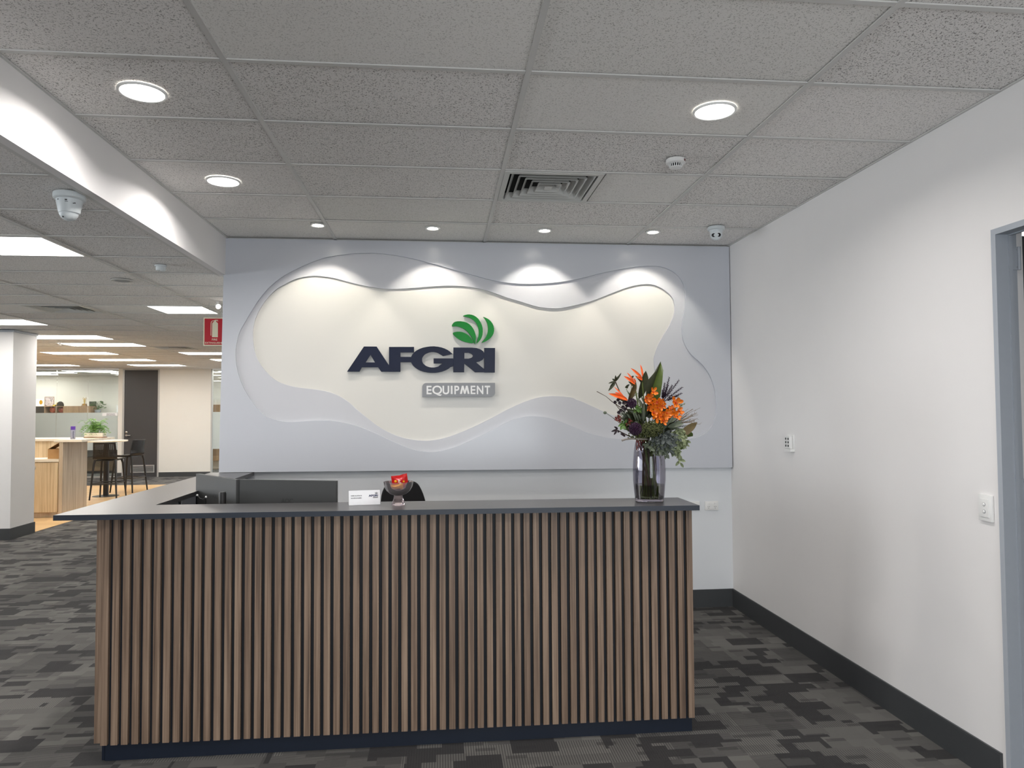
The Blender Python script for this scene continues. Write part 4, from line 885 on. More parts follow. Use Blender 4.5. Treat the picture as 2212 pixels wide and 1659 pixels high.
MB().box(-11.80, -10.17, SY+.38, SY+.399, SZ0+.014, SZ1-.014).build('back_board', M['backing'], o)
MB().box(-11.785, -11.441, SY-.004, SY+.012, SZ0+.01, SZ1-.008).build('black_door', M['monitor_dark'], o)
for a, b in ((-10.915, -10.553), (-10.549, -10.172)): MB().box(a, b, SY-.004, SY+.012, SZ0+.004, SZ1-.004).build('door', M['shelf_wood'], o)
M['ball_or'] = plain('basketball_rubber', lin((186, 84, 48)), .45, bump=.1); M['ball_red'] = plain('football_leather', lin((172, 78, 58)), .4)
def ballthing(x, m, label, z=SZ0+.014, sq=(1, 1, 1), r=.095):
    o = thing('sports_ball', label, 'ball', (x, SY+.15, z)); c = Vector((x, SY+.15, z+r*sq[2])); q = MB(); q.ball(c, r, 24, 16, sq); q.build('skin', m, o, True)
    for ax in ((1, 0, 0), (0, 0, 1), (.6, 0, .8)):
        a = Vector(ax).normalized(); u = a.orthogonal().normalized(); v = a.cross(u); P = []
        for i in range(25):
            t = 2*math.pi*i/24; d = u*math.cos(t)+v*math.sin(t); P.append(c+Vector((d.x*sq[0], d.y*sq[1], d.z*sq[2]))*(r+.0005))
        q = MB(); q.tube(P, .0025, 5, False); q.build('seam', M['black'], o)
ballthing(-11.265, M['ball_or'], 'orange basketball in the left open shelf box, under the picture frame'); ballthing(-11.025, M['ball_red'], 'reddish ball in the right open shelf box, under the cap', sq=(1.0, .9, .92))
def frame(name, label, x0, x1, z0, z1, y, m, inner, mat_w=.012, extra=None):
    o = thing(name, label, 'frame', ((x0+x1)/2, y, z0)); f = mat_w
    MB().box(x0, x0+f, y, y+.015, z0, z1).box(x1-f, x1, y, y+.015, z0, z1).box(x0+f, x1-f, y, y+.015, z1-f, z1).box(x0+f, x1-f, y, y+.015, z0, z0+f).build('frame', m, o)
    MB().box(x0+f, x1-f, y+.006, y+.012, z0+f, z1-f).build('picture', inner, o); return o
def mottled(name, cols, scale):
    t = NT(name); n = t.noise(t.pos(), scale, 4, .7); t.link(t.ramp(n, [(p, lin(c)) for p, c in cols]), t.b.inputs['Base Color']); return t.m
M['photo'] = mottled('photo_print', [(.36, (60, 62, 84)), (.46, (168, 150, 150)), (.54, (226, 214, 210)), (.66, (120, 124, 150))], 26)
M['blue_pic'] = mottled('blue_print', [(.35, (26, 44, 96)), (.5, (44, 74, 140)), (.62, (30, 52, 110))], 10)
M['green_pic'] = mottled('green_print', [(.35, (16, 22, 18)), (.55, (60, 84, 66)), (.68, (170, 176, 160))], 30)
f1 = frame('award_frame', 'pale certificate with a gold oval seal, leftmost on the wall shelf', -11.76, -11.522, SZ1, 2.045, SY+.12, M['white_pl'], M['paper'])
q = plate([[(-11.595+.046*math.cos(a), 1.945+.062*math.sin(a)) for a in [i*math.pi/12 for i in range(24)]]], SY+.118, SY+.125); q.build('seal', M['foil_gold'], f1)
frame('photo_frame', 'wooden framed group photo on the wall shelf beside the cap', -11.505, -11.245, SZ1, 2.105, SY+.14, M['shelf_wood'], M['photo'])
frame('picture_frame', 'small dark picture on the wall shelf behind the trophy', -10.295, -10.10, SZ1, 1.962, SY+.2, M['black'], M['green_pic'])
o = frame('picture_frame', 'white framed blue picture standing at the glass right of the shelf', -9.62, -9.20, 1.60, 1.86, 22.36, M['white_pl'], M['paper'], .03)
MB().box(-9.53, -9.22, 22.362, 22.366, 1.63, 1.74).build('blue_print', M['blue_pic'], o)
# cap
o = thing('baseball_cap', 'black and yellow cap on the wall shelf', 'cap', (-11.07, SY+.12, SZ1)); c = Vector((-11.07, SY+.14, SZ1)); M['yellow'] = plain('cap_yellow', lin((232, 190, 40)), .7)
MB().lathe([(.088, .0), (.092, .02), (.088, .06), (.070, .105), (.040, .130), (.010, .138), (.0, .138)], c, 24, cap1=False).build('crown', M['black_soft'], o, True)
q = MB(); vs = []; fs = []
for i in range(9):
    a = math.pi*(.68+.64*i/8); 
    for r, z_ in ((.080, .052), (.150, .040), (.205, .016)): vs.append(c+Vector((r*math.cos(a)*(1.0), r*math.sin(a)*.62-.02, z_)))
for i in range(8):
    for j in range(2): k = i*3+j; fs.append((k, k+1, k+4, k+3))
q.add(vs, fs).add([v-Vector((0, 0, .014)) for v in vs], [tuple(reversed(f)) for f in fs]); q.build('peak', M['yellow'], o, True)
q = MB(); q.ball(c+Vector((-.070, -.035, .075)), .03, 12, 8, (.6, .7, 1)); q.build('front_patch', M['yellow'], o, True)
# trophy
o = thing('trophy', 'small gold figure trophy on a wooden block on the wall shelf', 'trophy', (-10.40, SY+.14, SZ1)); c = Vector((-10.40, SY+.14, SZ1))
MB().box(c.x-.068, c.x+.068, c.y-.05, c.y+.05, c.z, c.z+.018, .002).box(c.x-.052, c.x+.052, c.y-.04, c.y+.04, c.z+.018, c.z+.066, .003).build('base', M['shelf_wood'], o); MB().box(c.x-.03, c.x+.03, c.y-.043, c.y-.040, c.z+.028, c.z+.056).build('name_plate', M['foil_gold'], o)
M['gold'] = plain('trophy_gold', lin((190, 160, 96)), .3, .8)
MB().lathe([(.03, .066), (.02, .075), (.018, .10), (.026, .14), (.022, .175), (.010, .19), (.014, .205), (.014, .222), (.004, .234)], c, 18).tube([c+Vector((.015, 0, .17)), c+Vector((.045, 0, .21)), c+Vector((.035, 0, .25))], .007, 8).tube([c+Vector((-.015, 0, .17)), c+Vector((-.045, 0, .21)), c+Vector((-.03, 0, .255))], .007, 8).build('figure', M['gold'], o, True)
# plant on a tall plinth
MBp = MB().box(-10.17, -9.93, SY+.02, SY+.36, 0, 1.60); tag(recentre(MBp.build('plinth', M['backing'], None), (-10.05, SY+.19, 0)), 'dark tall plinth behind the frosted glass carrying a potted plant', 'plinth')
o = thing('potted_plant', 'leafy dark green plant in a grey pot at the right end of the wall shelf', 'plant', (-10.05, SY+.19, 1.60)); c = Vector((-10.05, SY+.19, 1.60))
M['pot_grey'] = plain('grey_pot', lin((150, 156, 160)), .5); M['dk_leaf'] = leafmat('houseplant_leaf', lin((38, 66, 36)), lin((96, 128, 78)))
MB().lathe([(.06, 0), (.08, .06), (.085, .12), (.078, .12), (.07, .06)], c, 24).build('pot', M['pot_grey'], o, True)
rp = random.Random(4); q = MB()
for k in range(34):
    a = rp.uniform(0, 6.28); r = rp.uniform(.03, .17); h = rp.uniform(.14, .36); e = c+Vector((r*math.cos(a), r*.7*math.sin(a), h)); s = c+Vector((0, 0, .11))
    q.tube([s, s.lerp(e, .5)+Vector((0, 0, .03)), e], .002, 4); t_ = Vector((math.cos(a), math.sin(a)*.7, rp.uniform(-.6, .3))).normalized(); q.leaf(e, e+t_*rp.uniform(.06, .10), .03, face=(0, -1, .5), bend=-.1, n=4)
q.build('foliage', M['dk_leaf'], o)
# low cabinets seen under the frosting and the wooden unit beyond the narrow glass
o = thing('low_cabinet', 'dark low cabinet seen below the frosted glass behind the stools', 'cabinet', (-8.9, 20.6, 0)); MB().box(-9.6, -8.55, 20.4, 20.9, 0, .62).build('body', M['door_grey'], o); MB().box(-9.6, -8.55, 20.39, 20.9, .62, .645).build('top', M['backing'], o)
for a in (-9.59, -9.07): MB().box(a, a+.51, 20.38, 20.398, .07, .61).build('door', M['monitor'], o)
o = thing('wall_unit', 'wooden wall unit seen through the narrow glass beside the feature wall', 'cabinet', (-5.6, 21.2, 0))
MB().box(-6.8, -4.9, 21.2, 21.6, .25, .80).build('lower_body', M['shelf_wood'], o); MB().box(-6.8, -4.9, 21.2, 21.6, 1.62, 1.84).build('upper_body', M['shelf_wood'], o); MB().box(-6.8, -4.9, 21.55, 21.6, 0, 1.9).build('back_panel', M['wall_office'], o)
o = thing('shelf_plant', 'dark green plant on the wall unit behind the narrow glass', 'plant', (-5.95, 21.35, 1.84)); c = Vector((-5.95, 21.35, 1.84)); MB().lathe([(.06, 0), (.075, .07)], c, 16).build('pot', M['pot_grey'], o, True); q = MB()
for k in range(40):
    a = rp.uniform(0, 6.28); e = c+Vector((rp.uniform(0, .22)*math.cos(a), .1*math.sin(a), rp.uniform(.06, .2))); q.leaf(e, e+Vector((rp.uniform(-.05, .05), -.02, rp.uniform(-.04, .05))), .035, n=3)
q.build('foliage', M['dk_leaf'], o)

# ------------------------------------------------------------------ sign, spotlight and small ceiling fittings of the office
o = thing('fire_extinguisher_sign', 'red and cream fire extinguisher sign hanging beside the feature wall', 'sign', (-2.25, 7.4, 2.307)); y = 7.4; x0, x1, z0, z1 = -2.361, -2.136, 2.307, 2.592
b = MB().box(x0, x1, y, y+.003, z0, z1).build('board', M['cream'], o)
MB().box(x0+.011, x1-.011, y-.0008, y, z0+.012, z1-.011).build('red_field', M['red'], b)
ex = -2.2485
body = [(ex-.028, 2.395), (ex+.028, 2.395), (ex+.028, 2.527), (ex+.026, 2.538), (ex+.012, 2.549), (ex+.009, 2.556), (ex+.009, 2.566), (ex-.009, 2.566), (ex-.009, 2.556), (ex-.014, 2.549), (ex-.026, 2.538), (ex-.028, 2.527)]
q = plate([body], y-.0016, y-.0008); q.tube([(ex-.006, y-.0012, 2.561), (ex-.026, y-.0012, 2.558), (ex-.036, y-.0012, 2.548), (ex-.039, y-.0012, 2.53), (ex-.039, y-.0012, 2.412)], .0028, 6); q.obox((ex+.018, y-.0012, 2.560), Vector((.93, 0, -.36)), Vector((0, 1, 0)), Vector((.36, 0, .93)), .013, .0005, .0026); q.obox((ex+.014, y-.0012, 2.567), Vector((1, 0, 0)), Vector((0, 1, 0)), Vector((0, 0, 1)), .014, .0005, .002); q.build('extinguisher_symbol', M['cream'], b)
text_mb('FIRE', ex-.029, 2.362, y-.0012, .019, .052, bold=.012).build('lettering', M['cream'], b); text_mb('EXTINGUISHER', x0+.018, 2.330, y-.0012, .017, .188, bold=.012).build('lettering', M['cream'], b)
MB().box(x0+.05, x0+.056, y+.0005, y+.0025, z1, CO).box(x1-.056, x1-.05, y+.0005, y+.0025, z1, CO).build('hanger', M['silver'], o)
o = thing('spotlight', 'small white adjustable spotlight on the office ceiling beside the feature wall', 'light', (-2.205, 7.33, CO)); c = Vector((-2.205, 7.33, CO))
MB().lathe([(.016, 0), (.016, -.008)], c, 16).tube([c, c+Vector((0, 0, -.030))], .008, 8).build('mount', M['white_pl'], o)
ax = Vector((.55, -.72, -.42)).normalized(); b_ = c+Vector((0, 0, -.040)); MB().lathe([(.012, -.035), (.016, -.01), (.026, .022)], b_, 18, ax).build('shade', M['white_pl'], o, True); MB().lathe([(.023, .0225), (.023, .0235)], b_, 18, ax).build('lamp', emit('spot_face', (1, .95, .88, 1), 12), o)
o = thing('ceiling_sensor', 'short white cylinder sensor on the office ceiling left of the bulkhead end', 'detector', (-2.07, 5.52, CO)); c = Vector((-2.07, 5.52, CO))
MB().lathe([(.042, 0), (.042, -.008), (.034, -.010), (.034, -.036), (.030, -.040)], c, 24).build('body', M['cam_white'], o, True); MB().lathe([(.012, -.040), (.012, -.044)], c+Vector((.012, -.012, 0)), 12).build('sensor_tip', M['cam_white'], o)
o = thing('ceiling_speaker', 'small flush round fitting in the office ceiling tile beside the sensor', 'fitting', (-2.62, 6.18, CO)); MB().lathe([(.085, .002), (.085, -.004), (.075, -.006), (.06, -.003)], (-2.62, 6.18, CO), 28).build('rim', M['vent'], o, True); MB().lathe([(.058, -.0035), (.058, -.002)], (-2.62, 6.18, CO), 24).build('grille', M['pot_grey'], o)
o = thing('fire_sprinkler', 'tiny white sprinkler on the far office ceiling', 'sprinkler', (-5.82, 11.6, CO)); MB().lathe([(.03, 0), (.03, -.008), (.012, -.012), (.012, -.05), (.02, -.052), (.02, -.06)], (-5.82, 11.6, CO), 14).build('body', M['white_pl'], o)
for k, (a, b, c_, d_) in enumerate(VO):
    cx, cy = (a+b)/2, (c_+d_)/2; o = thing('air_diffuser', ['square ceiling air diffuser in the office, left of the middle', 'square ceiling air diffuser in the office near the fire sign, far back'][k], 'vent', (cx, cy, CO)); _s = CE
    MB().box(a+.005, b-.005, c_+.005, c_+.04, CO-.004, CO+.004).box(a+.005, b-.005, d_-.04, d_-.005, CO-.004, CO+.004).box(a+.005, a+.04, c_+.04, d_-.04, CO-.004, CO+.004).box(b-.04, b-.005, c_+.04, d_-.04, CO-.004, CO+.004).build('frame', M['vent'], o)
    for j in range(5):
        h0 = .255-.045*j; h1 = h0-.034; q = MB()
        A = [(cx-h0, cy-h0, CO-.002), (cx+h0, cy-h0, CO-.002), (cx+h0, cy+h0, CO-.002), (cx-h0, cy+h0, CO-.002)]; B_ = [(cx-h1, cy-h1, CO+.03), (cx+h1, cy-h1, CO+.03), (cx+h1, cy+h1, CO+.03), (cx-h1, cy+h1, CO+.03)]
        q.add(A+B_, [(i, (i+1) % 4, 4+(i+1) % 4, 4+i) for i in range(4)]); q.build('louvre', M['vent'], o)
    MB().box(a+.01, b-.01, c_+.01, d_-.01, CO+.034, CO+.04).build('plenum', M['dark_void'], o)

# ------------------------------------------------------------------ glass vase and its flower arrangement
VX, VY, VZ = 1.100, 3.742, zt(1.1)+.0006
def bq(u, w, d=0.0):
    """arrangement drawing units (28 to the centimetre, u right, w down) and depth d in cm -> metres"""
    return Vector((VX+(u/28.06-25.37)/100, VY+d/100, VZ+(77.1-w/28.06)/100))
o = thing('vase', 'tall barrel-shaped smoked glass vase with water on the counter', 'vase', (VX, VY, VZ)); c = (VX, VY, VZ)
M['smoke_glass'] = clear_glass('smoked_glass', lin((236, 235, 241)), .6)
M['vase_base'] = tinted('vase_base_glass', lin((214, 206, 206)), .05)
def water():
    t = NT('vase_water'); tr = t.add('ShaderNodeBsdfTransparent'); tr.inputs[0].default_value = lin((196, 202, 168)); gl = t.add('ShaderNodeBsdfGlossy'); gl.inputs['Roughness'].default_value = .03
    fr = t.add('ShaderNodeFresnel'); fr.inputs[0].default_value = 1.33; mx = t.add('ShaderNodeMixShader'); t.link(fr.outputs[0], mx.inputs[0]); t.link(tr.outputs[0], mx.inputs[1]); t.link(gl.outputs[0], mx.inputs[2]); t.link(mx.outputs[0], t.o.inputs[0]); return t.m
prof = [(.074, .004), (.077, .016), (.0815, .06), (.0855, .11), (.0865, .16), (.0845, .21), (.080, .26), (.0735, .305), (.070, .318)]
MB().lathe(prof+[(.067, .318), (.0705, .305), (.077, .26), (.0815, .21), (.0835, .16), (.0825, .11), (.0785, .06), (.074, .018)], c, 56, cap0=False, cap1=False).build('glass_wall', M['smoke_glass'], o, True)
MB().lathe([(.070, 0), (.0745, .003), (.0765, .014), (.073, .017)], c, 56).build('glass_base', M['vase_base'], o, True)
MB().lathe([(.0725, .019), (.0775, .06), (.0800, .088)], c, 48).build('water', water(), o, True)

G = {}
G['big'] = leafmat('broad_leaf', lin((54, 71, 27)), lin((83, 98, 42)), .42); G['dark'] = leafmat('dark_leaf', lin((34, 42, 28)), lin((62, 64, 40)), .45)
G['brown'] = leafmat('bronze_leaf', lin((62, 54, 32)), lin((104, 88, 52)), .45); G['sage'] = leafmat('sage_leaf', lin((71, 82, 67)), lin((106, 113, 95)), .6)
G['euc'] = leafmat('eucalyptus', lin((84, 100, 70)), lin((164, 172, 132)), .6); G['dusty'] = leafmat('dusty_leaf', lin((66, 73, 72)), lin((91, 97, 94)), .7)
G['olive'] = leafmat('sedum_bud', lin((56, 62, 30)), lin((95, 100, 56)), .6); G['fresh'] = leafmat('fresh_leaf', lin((58, 92, 40)), lin((98, 128, 62)), .5)
G['plum'] = leafmat('plum_floret', lin((39, 18, 40)), lin((75, 43, 72)), .6); G['black'] = leafmat('black_flower', lin((26, 18, 24)), lin((52, 38, 46)), .6)
G['purple_fern'] = leafmat('purple_fern', lin((40, 26, 40)), lin((84, 66, 84)), .6); G['maroon'] = leafmat('maroon_flower', lin((78, 24, 24)), lin((126, 56, 44)), .6)
G['orange'] = leafmat('orchid_petal', lin((196, 70, 14)), lin((240, 146, 30)), .45); G['red_or'] = leafmat('orchid_throat', lin((158, 40, 20)), lin((206, 74, 24)), .5)
G['bird'] = leafmat('bird_petal', lin((214, 62, 26)), lin((250, 132, 58)), .4); G['twig'] = leafmat('twig', lin((92, 78, 60)), lin((148, 128, 104)), .8)
G['stem'] = leafmat('stem', lin((66, 82, 34)), lin((110, 122, 58)), .5); G['stem_d'] = leafmat('dark_stem', lin((52, 36, 26)), lin((88, 70, 48)), .6); G['grey'] = leafmat('grey_stick', lin((112, 106, 98)), lin((158, 150, 142)), .7)
rb = random.Random(21)
def flora(name, label, cat, head, group=None, stem='stem', r=.0028, foot=None):
    """one cut stem: its root at the foot in the vase, a stem part running from the foot through the neck to the head"""
    a = rb.uniform(0, 6.28); k = rb.uniform(.015, .055); ft = Vector((VX+k*math.cos(a), VY+k*math.sin(a), VZ+.026)) if foot is None else Vector(foot)
    nk = Vector((VX-.35*(ft.x-VX)+.22*max(-.1, min(.1, head.x-VX)), VY-.35*(ft.y-VY)+.2*max(-.1, min(.1, head.y-VY)), VZ+.30))
    o = thing(name, label, cat, tuple(ft), group)
    P = []
    for i in range(13):
        t = i/12; P.append(ft*(1-t)**2+nk*2*t*(1-t)*1.0+head*t*t if False else (ft.lerp(nk, t*2) if t < .5 else nk.lerp(head, t*2-1)))
    Q = [P[0]]+[(P[i-1]+P[i]*2+P[i+1])/4 for i in range(1, 12)]+[P[12]]
    MB().tube(Q, r, 6).build('stem', G[stem], o, True); return o
# broad leaves
o = flora('strap_leaf', 'tallest broad green leaf at the top of the arrangement, folded along its middle', 'leaf', bq(760, 700, 3))
mid = [bq(925, 75, 2), bq(885, 190, 1), bq(830, 330, 0), bq(780, 480, 0), (bq(745, 620, 1)), bq(740, 720, 2)]
rt = [bq(926, 78, 2), bq(940, 215, -1), bq(905, 400, -3), bq(892, 480, -3), bq(880, 610, -2), bq(800, 720, 1)]
lt = [bq(924, 78, 2), bq(795, 255, -1), bq(690, 355, -3), bq(664, 440, -3), bq(662, 545, -2), bq(700, 720, 1)]
q = MB(); vs = []
for a, m_, b in zip(lt, mid, rt): vs += [a, a.lerp(m_, .5)+Vector((0, -.004, 0)), m_, m_.lerp(b, .5)+Vector((0, -.006, 0)), b]
for i in range(5):
    for j in range(2): k = i*5+j; q.f.append((k, k+1, k+6, k+5))
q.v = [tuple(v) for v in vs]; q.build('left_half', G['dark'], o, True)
q = MB(); q.v = [tuple(v) for v in vs]
for i in range(5):
    for j in (2, 3): k = i*5+j; q.f.append((k, k+1, k+6, k+5))
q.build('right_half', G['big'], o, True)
def bigleaf(label, p0, p1, w, m, face=(0, -1, 0), fold=.5, bend=.08, peak=.45):
    o = flora('strap_leaf', label, 'leaf', p0); q = MB(); q.leaf(p0, p1, w, face, fold, bend, 10, peak); q.build('blade', G[m], o, True); return o
bigleaf('dark pointed leaf standing upright left of the tallest green leaf', bq(575, 640, 1), bq(680, 218, 0), .042, 'dark', fold=.9)
bigleaf('narrow bronze leaf between two orange bird of paradise flowers', bq(405, 680, 0), bq(512, 385, -2), .028, 'brown', fold=.9)
bigleaf('bronze strap leaf sweeping out to the right', bq(1060, 1280, -3), bq(1445, 992, -2), .042, 'brown', (.35, -1, .6), .12, .10)
bigleaf('short cut green leaf pointing right below the bronze leaf', bq(1170, 1210, -2), bq(1385, 1165, -1), .030, 'big', (0, -1, .5), .2, .02, .9)
bigleaf('green leaf drooping right beside the vase rim', bq(1100, 1380, -2), bq(1312, 1278, -1), .044, 'big', (.1, -1, .3), .3, -.14)
# birds of paradise
def bird(label, base, tips, leaf_tip=None):
    o = flora('bird_of_paradise', label, 'flower', base, 'orange bird of paradise flowers', r=.0035)
    for a, b, w in tips:
        q = MB(); q.leaf(a, b, w, (.2, -1, .3), .7, .02, 7, .35); q.build('petal', G['bird'], o, True)
    q = MB(); t0 = base; q.leaf(base+Vector((.006, .004, -.02)), base+(tips[0][1]-tips[0][0])*.55+Vector((0, .004, -.006)), .016, (0, -1, .4), .9, .05, 6, .4); q.build('bract', G['brown'], o, True)
bird('orange bird of paradise flower highest, touching the dark upright leaf', bq(610, 370, -1), [(bq(612, 352, -2), bq(416, 183, -4), .017), (bq(625, 330, -1), bq(597, 122, 0), .012), (bq(600, 362, -3), bq(492, 312, -5), .014)])
bird('orange bird of paradise flower in the middle of the three at upper left', bq(490, 430, -2), [(bq(492, 425, -3), bq(302, 304, -5), .018), (bq(480, 390, -2), bq(383, 246, -1), .011), (bq(505, 400, -2), bq(462, 330, -3), .010)])
bird('orange bird of paradise flower lowest, pointing left', bq(385, 670, -3), [(bq(372, 662, -4), bq(58, 563, -7), .024), (bq(330, 640, -4), bq(168, 455, -3), .009), (bq(300, 628, -5), bq(168, 540, -5), .016), (bq(350, 650, -5), bq(190, 596, -7), .016)])
# orange orchid sprays
def bloom(o, c, n, s, k=6):
    n = Vector(n).normalized(); u = n.orthogonal().normalized(); v = n.cross(u); q = MB(); q.ball(c+n*.002, .0045*s, 8, 6); q.leaf(c, c+(n-Vector((0, 0, .8))).normalized()*.010*s, .007*s, n, .3, .1, 3)
    b = q.build('bloom', G['red_or'], o, True); ph = rb.uniform(0, 6.28)
    for i in range(k):
        a = ph+2*math.pi*i/k+rb.uniform(-.2, .2); d = u*math.cos(a)+v*math.sin(a); L = .0275*s*rb.uniform(.85, 1.15); t = (d+n*rb.uniform(.2, .75)).normalized()
        q = MB(); q.leaf(c+d*.002, c+t*L, .0150*s, n, .45, -.12, 6, .62); q.build('petal', G['orange'], b, True)
def spray(label, root, blooms):
    o = flora('orchid_spray', label, 'flower', root, 'orange orchid sprays', r=.0022)
    for (u, w, d, s) in blooms:
        c = bq(u, w, d); q = MB(); q.tube([root, root.lerp(c, .6)+Vector((0, .005, .004)), c], .0012, 5); q.build('stalk', G['stem'], o, True)
        bloom(o, c, (rb.uniform(-.5, .5), -1, rb.uniform(-.3, .5)), s, rb.choice((5, 6)))
spray('orange orchid spray reaching highest, in front of the tall green leaf', bq(720, 680, -4), [(738, 540, -6, 1.05), (628, 625, -7, 1.0), (665, 690, -6, .95), (700, 600, -5, .8)])
spray('orange orchid spray at the right, its single bloom above a small cluster', bq(1040, 880, -4), [(1058, 700, -8, 1.35), (1128, 825, -6, 1.05), (1040, 850, -7, 1.05), (1080, 905, -8, .9), (1000, 790, -6, .85), (1010, 900, -8, .9)])
spray('orange orchid spray in the centre of the arrangement', bq(770, 820, -5), [(780, 690, -8, 1.25), (850, 745, -9, 1.0), (720, 715, -8, 1.0), (900, 850, -10, 1.15), (770, 770, -9, .9), (850, 680, -6, .9), (700, 760, -6, .9)])
spray('orange orchid spray lowest, above the green sedum head', bq(790, 960, -6), [(695, 845, -11, 1.35), (800, 905, -11, 1.15), (830, 960, -12, 1.1), (745, 910, -11, 1.1), (880, 905, -11, .95), (650, 770, -9, .85), (950, 860, -9, 1.0), (780, 840, -10, 1.0)])
# dark ferny spikes at upper right
def spike(o, a, b, n, ln, m, wd=.0032, sag=.0):
    q = MB(); P = [a.lerp(b, i/8)+Vector((0, 0, sag*math.sin(math.pi*i/8))) for i in range(9)]; q.tube(P, [.0016-.0001*i for i in range(9)], 5); t = (b-a).normalized()
    for i in range(n):
        u = .25+.75*i/n; p = a.lerp(b, u)+Vector((0, 0, sag*math.sin(math.pi*u))); an = i*2.4; s = t.orthogonal().normalized(); s2 = t.cross(s); d = (s*math.cos(an)+s2*math.sin(an)+t*.8).normalized()
        q.leaf(p, p+d*ln*(1.15-.6*u), wd, t, .2, .1, 2)
    q.build('frond', G[m], o)
o = flora('dark_fern', 'purple-black feathery fern spikes fanning out at upper right', 'foliage', bq(940, 690, 1))
for u, w, d in ((1050, 320, 1), (1190, 362, 0), (958, 408, -1), (1245, 470, 1), (1215, 560, -1), (1110, 440, 3), (1000, 440, -2), (1170, 600, 2), (920, 520, -2)): spike(o, bq(940, 690, 1), bq(u, w, d), 44, .020, 'purple_fern', .0060)
o = flora('dark_leaf_sprig', 'black-green leaf sprig arching out at the upper left', 'foliage', bq(200, 385, -2), stem='stem_d')
for a, b, w in (((200, 385), (190, 288), .012), ((205, 380), (285, 250), .009), ((195, 385), (80, 412), .010), ((200, 395), (82, 525), .014), ((195, 388), (110, 465), .011), ((195, 380), (150, 340), .012), ((210, 375), (235, 300), .008)):
    q = MB(); q.leaf(bq(*a, -2), bq(*b, -3+rb.uniform(-1, 1)), w, (0, -1, .3), .4, .08, 6, .4); q.build('leaf', G['dark'], o, True)
for a, b in (((355, 470), (415, 420)), ((400, 470), (340, 465)), ((440, 330), (480, 295))):
    q = MB(); q.leaf(bq(*a, -1), bq(*b, -2), .012, n=4); q.build('leaf', G['dark'], o, True)
# airy fresh sprigs behind the birds of paradise
o = flora('green_sprig', 'loose light green sprigs between the bird of paradise flowers', 'foliage', bq(450, 600, 2))
for u, w in ((385, 490), (420, 540), (530, 420), (475, 310), (540, 480), (520, 330), (560, 560)): spike(o, bq(460, 620, 2), bq(u, w, 1), 10, .012, 'fresh', .005)
o = flora('green_sprig', 'small pale green leafy tip at the right above the brown twigs', 'foliage', bq(1150, 780, 2))
for u, w in ((1185, 585), (1205, 640), (1250, 680), (1280, 712), (1230, 740), (1165, 640)): spike(o, bq(1150, 780, 2), bq(u, w, 0), 12, .014, 'euc', .008)
# black blossoms, plum alliums
o = flora('dark_blossom', 'small near-black blossoms at the left below the lowest bird of paradise', 'flower', bq(300, 800, -2), stem='stem_d')
for u, w in ((165, 690), (215, 655), (225, 700), (295, 700), (330, 690), (285, 760), (240, 810), (320, 790), (355, 740), (215, 840)):
    cc = bq(u, w, -5+rb.uniform(-2, 2)); q = MB(); q.tube([bq(330, 850, -2), cc], .0008, 4)
    for i in range(6):
        a = i*1.05; q.leaf(cc, cc+Vector((math.cos(a)*.011, -.004, math.sin(a)*.011)), .009, n=3, peak=.6)
    q.build('blossom', G['black'], o)
def allium(label, c, r):
    o = flora('allium', label, 'flower', c, 'plum alliums'); q = MB(); q.ball(c, r*.5, 10, 7)
    for i in range(120):
        z_ = 1-2*(i+.5)/120; a = i*2.39996; d = Vector((math.sqrt(1-z_*z_)*math.cos(a), math.sqrt(1-z_*z_)*math.sin(a), z_)); p = c+d*r*.72; s = d.orthogonal().normalized(); s2 = d.cross(s)
        for k in range(4):
            t = s*math.cos(k*1.57+i)+s2*math.sin(k*1.57+i); q.leaf(p, p+(t*.8+d*.9).normalized()*r*.42, r*.16, d, .2, 0, 2)
    q.build('flower_head', G['plum'], o)
allium('plum allium head at the left under the birds of paradise', bq(415, 705, -6), .026); allium('plum allium head low beside the green sedum', bq(440, 1080, -9), .034)
# maroon flower, fresh leaves and dark leaves at the left edge
o = flora('maroon_flower', 'ragged maroon flowers at the left edge of the arrangement', 'flower', bq(215, 950, -4), stem='stem_d')
for cx, cy, n in ((180, 930, 14), (230, 950, 14), (385, 960, 12), (215, 900, 10), (360, 1010, 10)):
    q = MB(); cc = bq(cx, cy, -5)
    for i in range(n): a = rb.uniform(0, 6.28); q.leaf(cc, cc+Vector((math.cos(a), rb.uniform(-.8, .1), math.sin(a)))*rb.uniform(.010, .018), .0055, n=3)
    q.build('flower_head', G['maroon'], o)
o = flora('fresh_leaf_sprig', 'bright green serrated leaves at the left beside the lower allium', 'foliage', bq(290, 1010, -4))
for a, b, w in (((300, 1010), (235, 1100), .018), ((290, 1000), (250, 960), .016), ((310, 1020), (330, 940), .016), ((300, 1030), (300, 1100), .016), ((300, 1000), (200, 1050), .014), ((470, 720), (520, 850), .020), ((520, 740), (470, 800), .02), ((540, 760), (560, 860), .02), ((490, 800), (440, 850), .016)):
    q = MB(); q.leaf(bq(*a, -4), bq(*b, -6), w, (0, -1, .3), .4, .08, 6, .4); q.build('leaf', G['fresh'], o, True)
o = flora('dark_leaf_sprig', 'black-green drooping leaves lowest at the left edge', 'foliage', bq(210, 1100, -3), stem='stem_d')
for a, b in (((205, 1090), (105, 1120)), ((200, 1100), (145, 1170)), ((215, 1085), (150, 1045)), ((220, 1100), (210, 1140)), ((330, 1190), (240, 1150)), ((320, 1200), (250, 1130))):
    q = MB(); q.leaf(bq(*a, -4), bq(*b, -5), .011, n=5); q.build('leaf', G['black'], o, True)
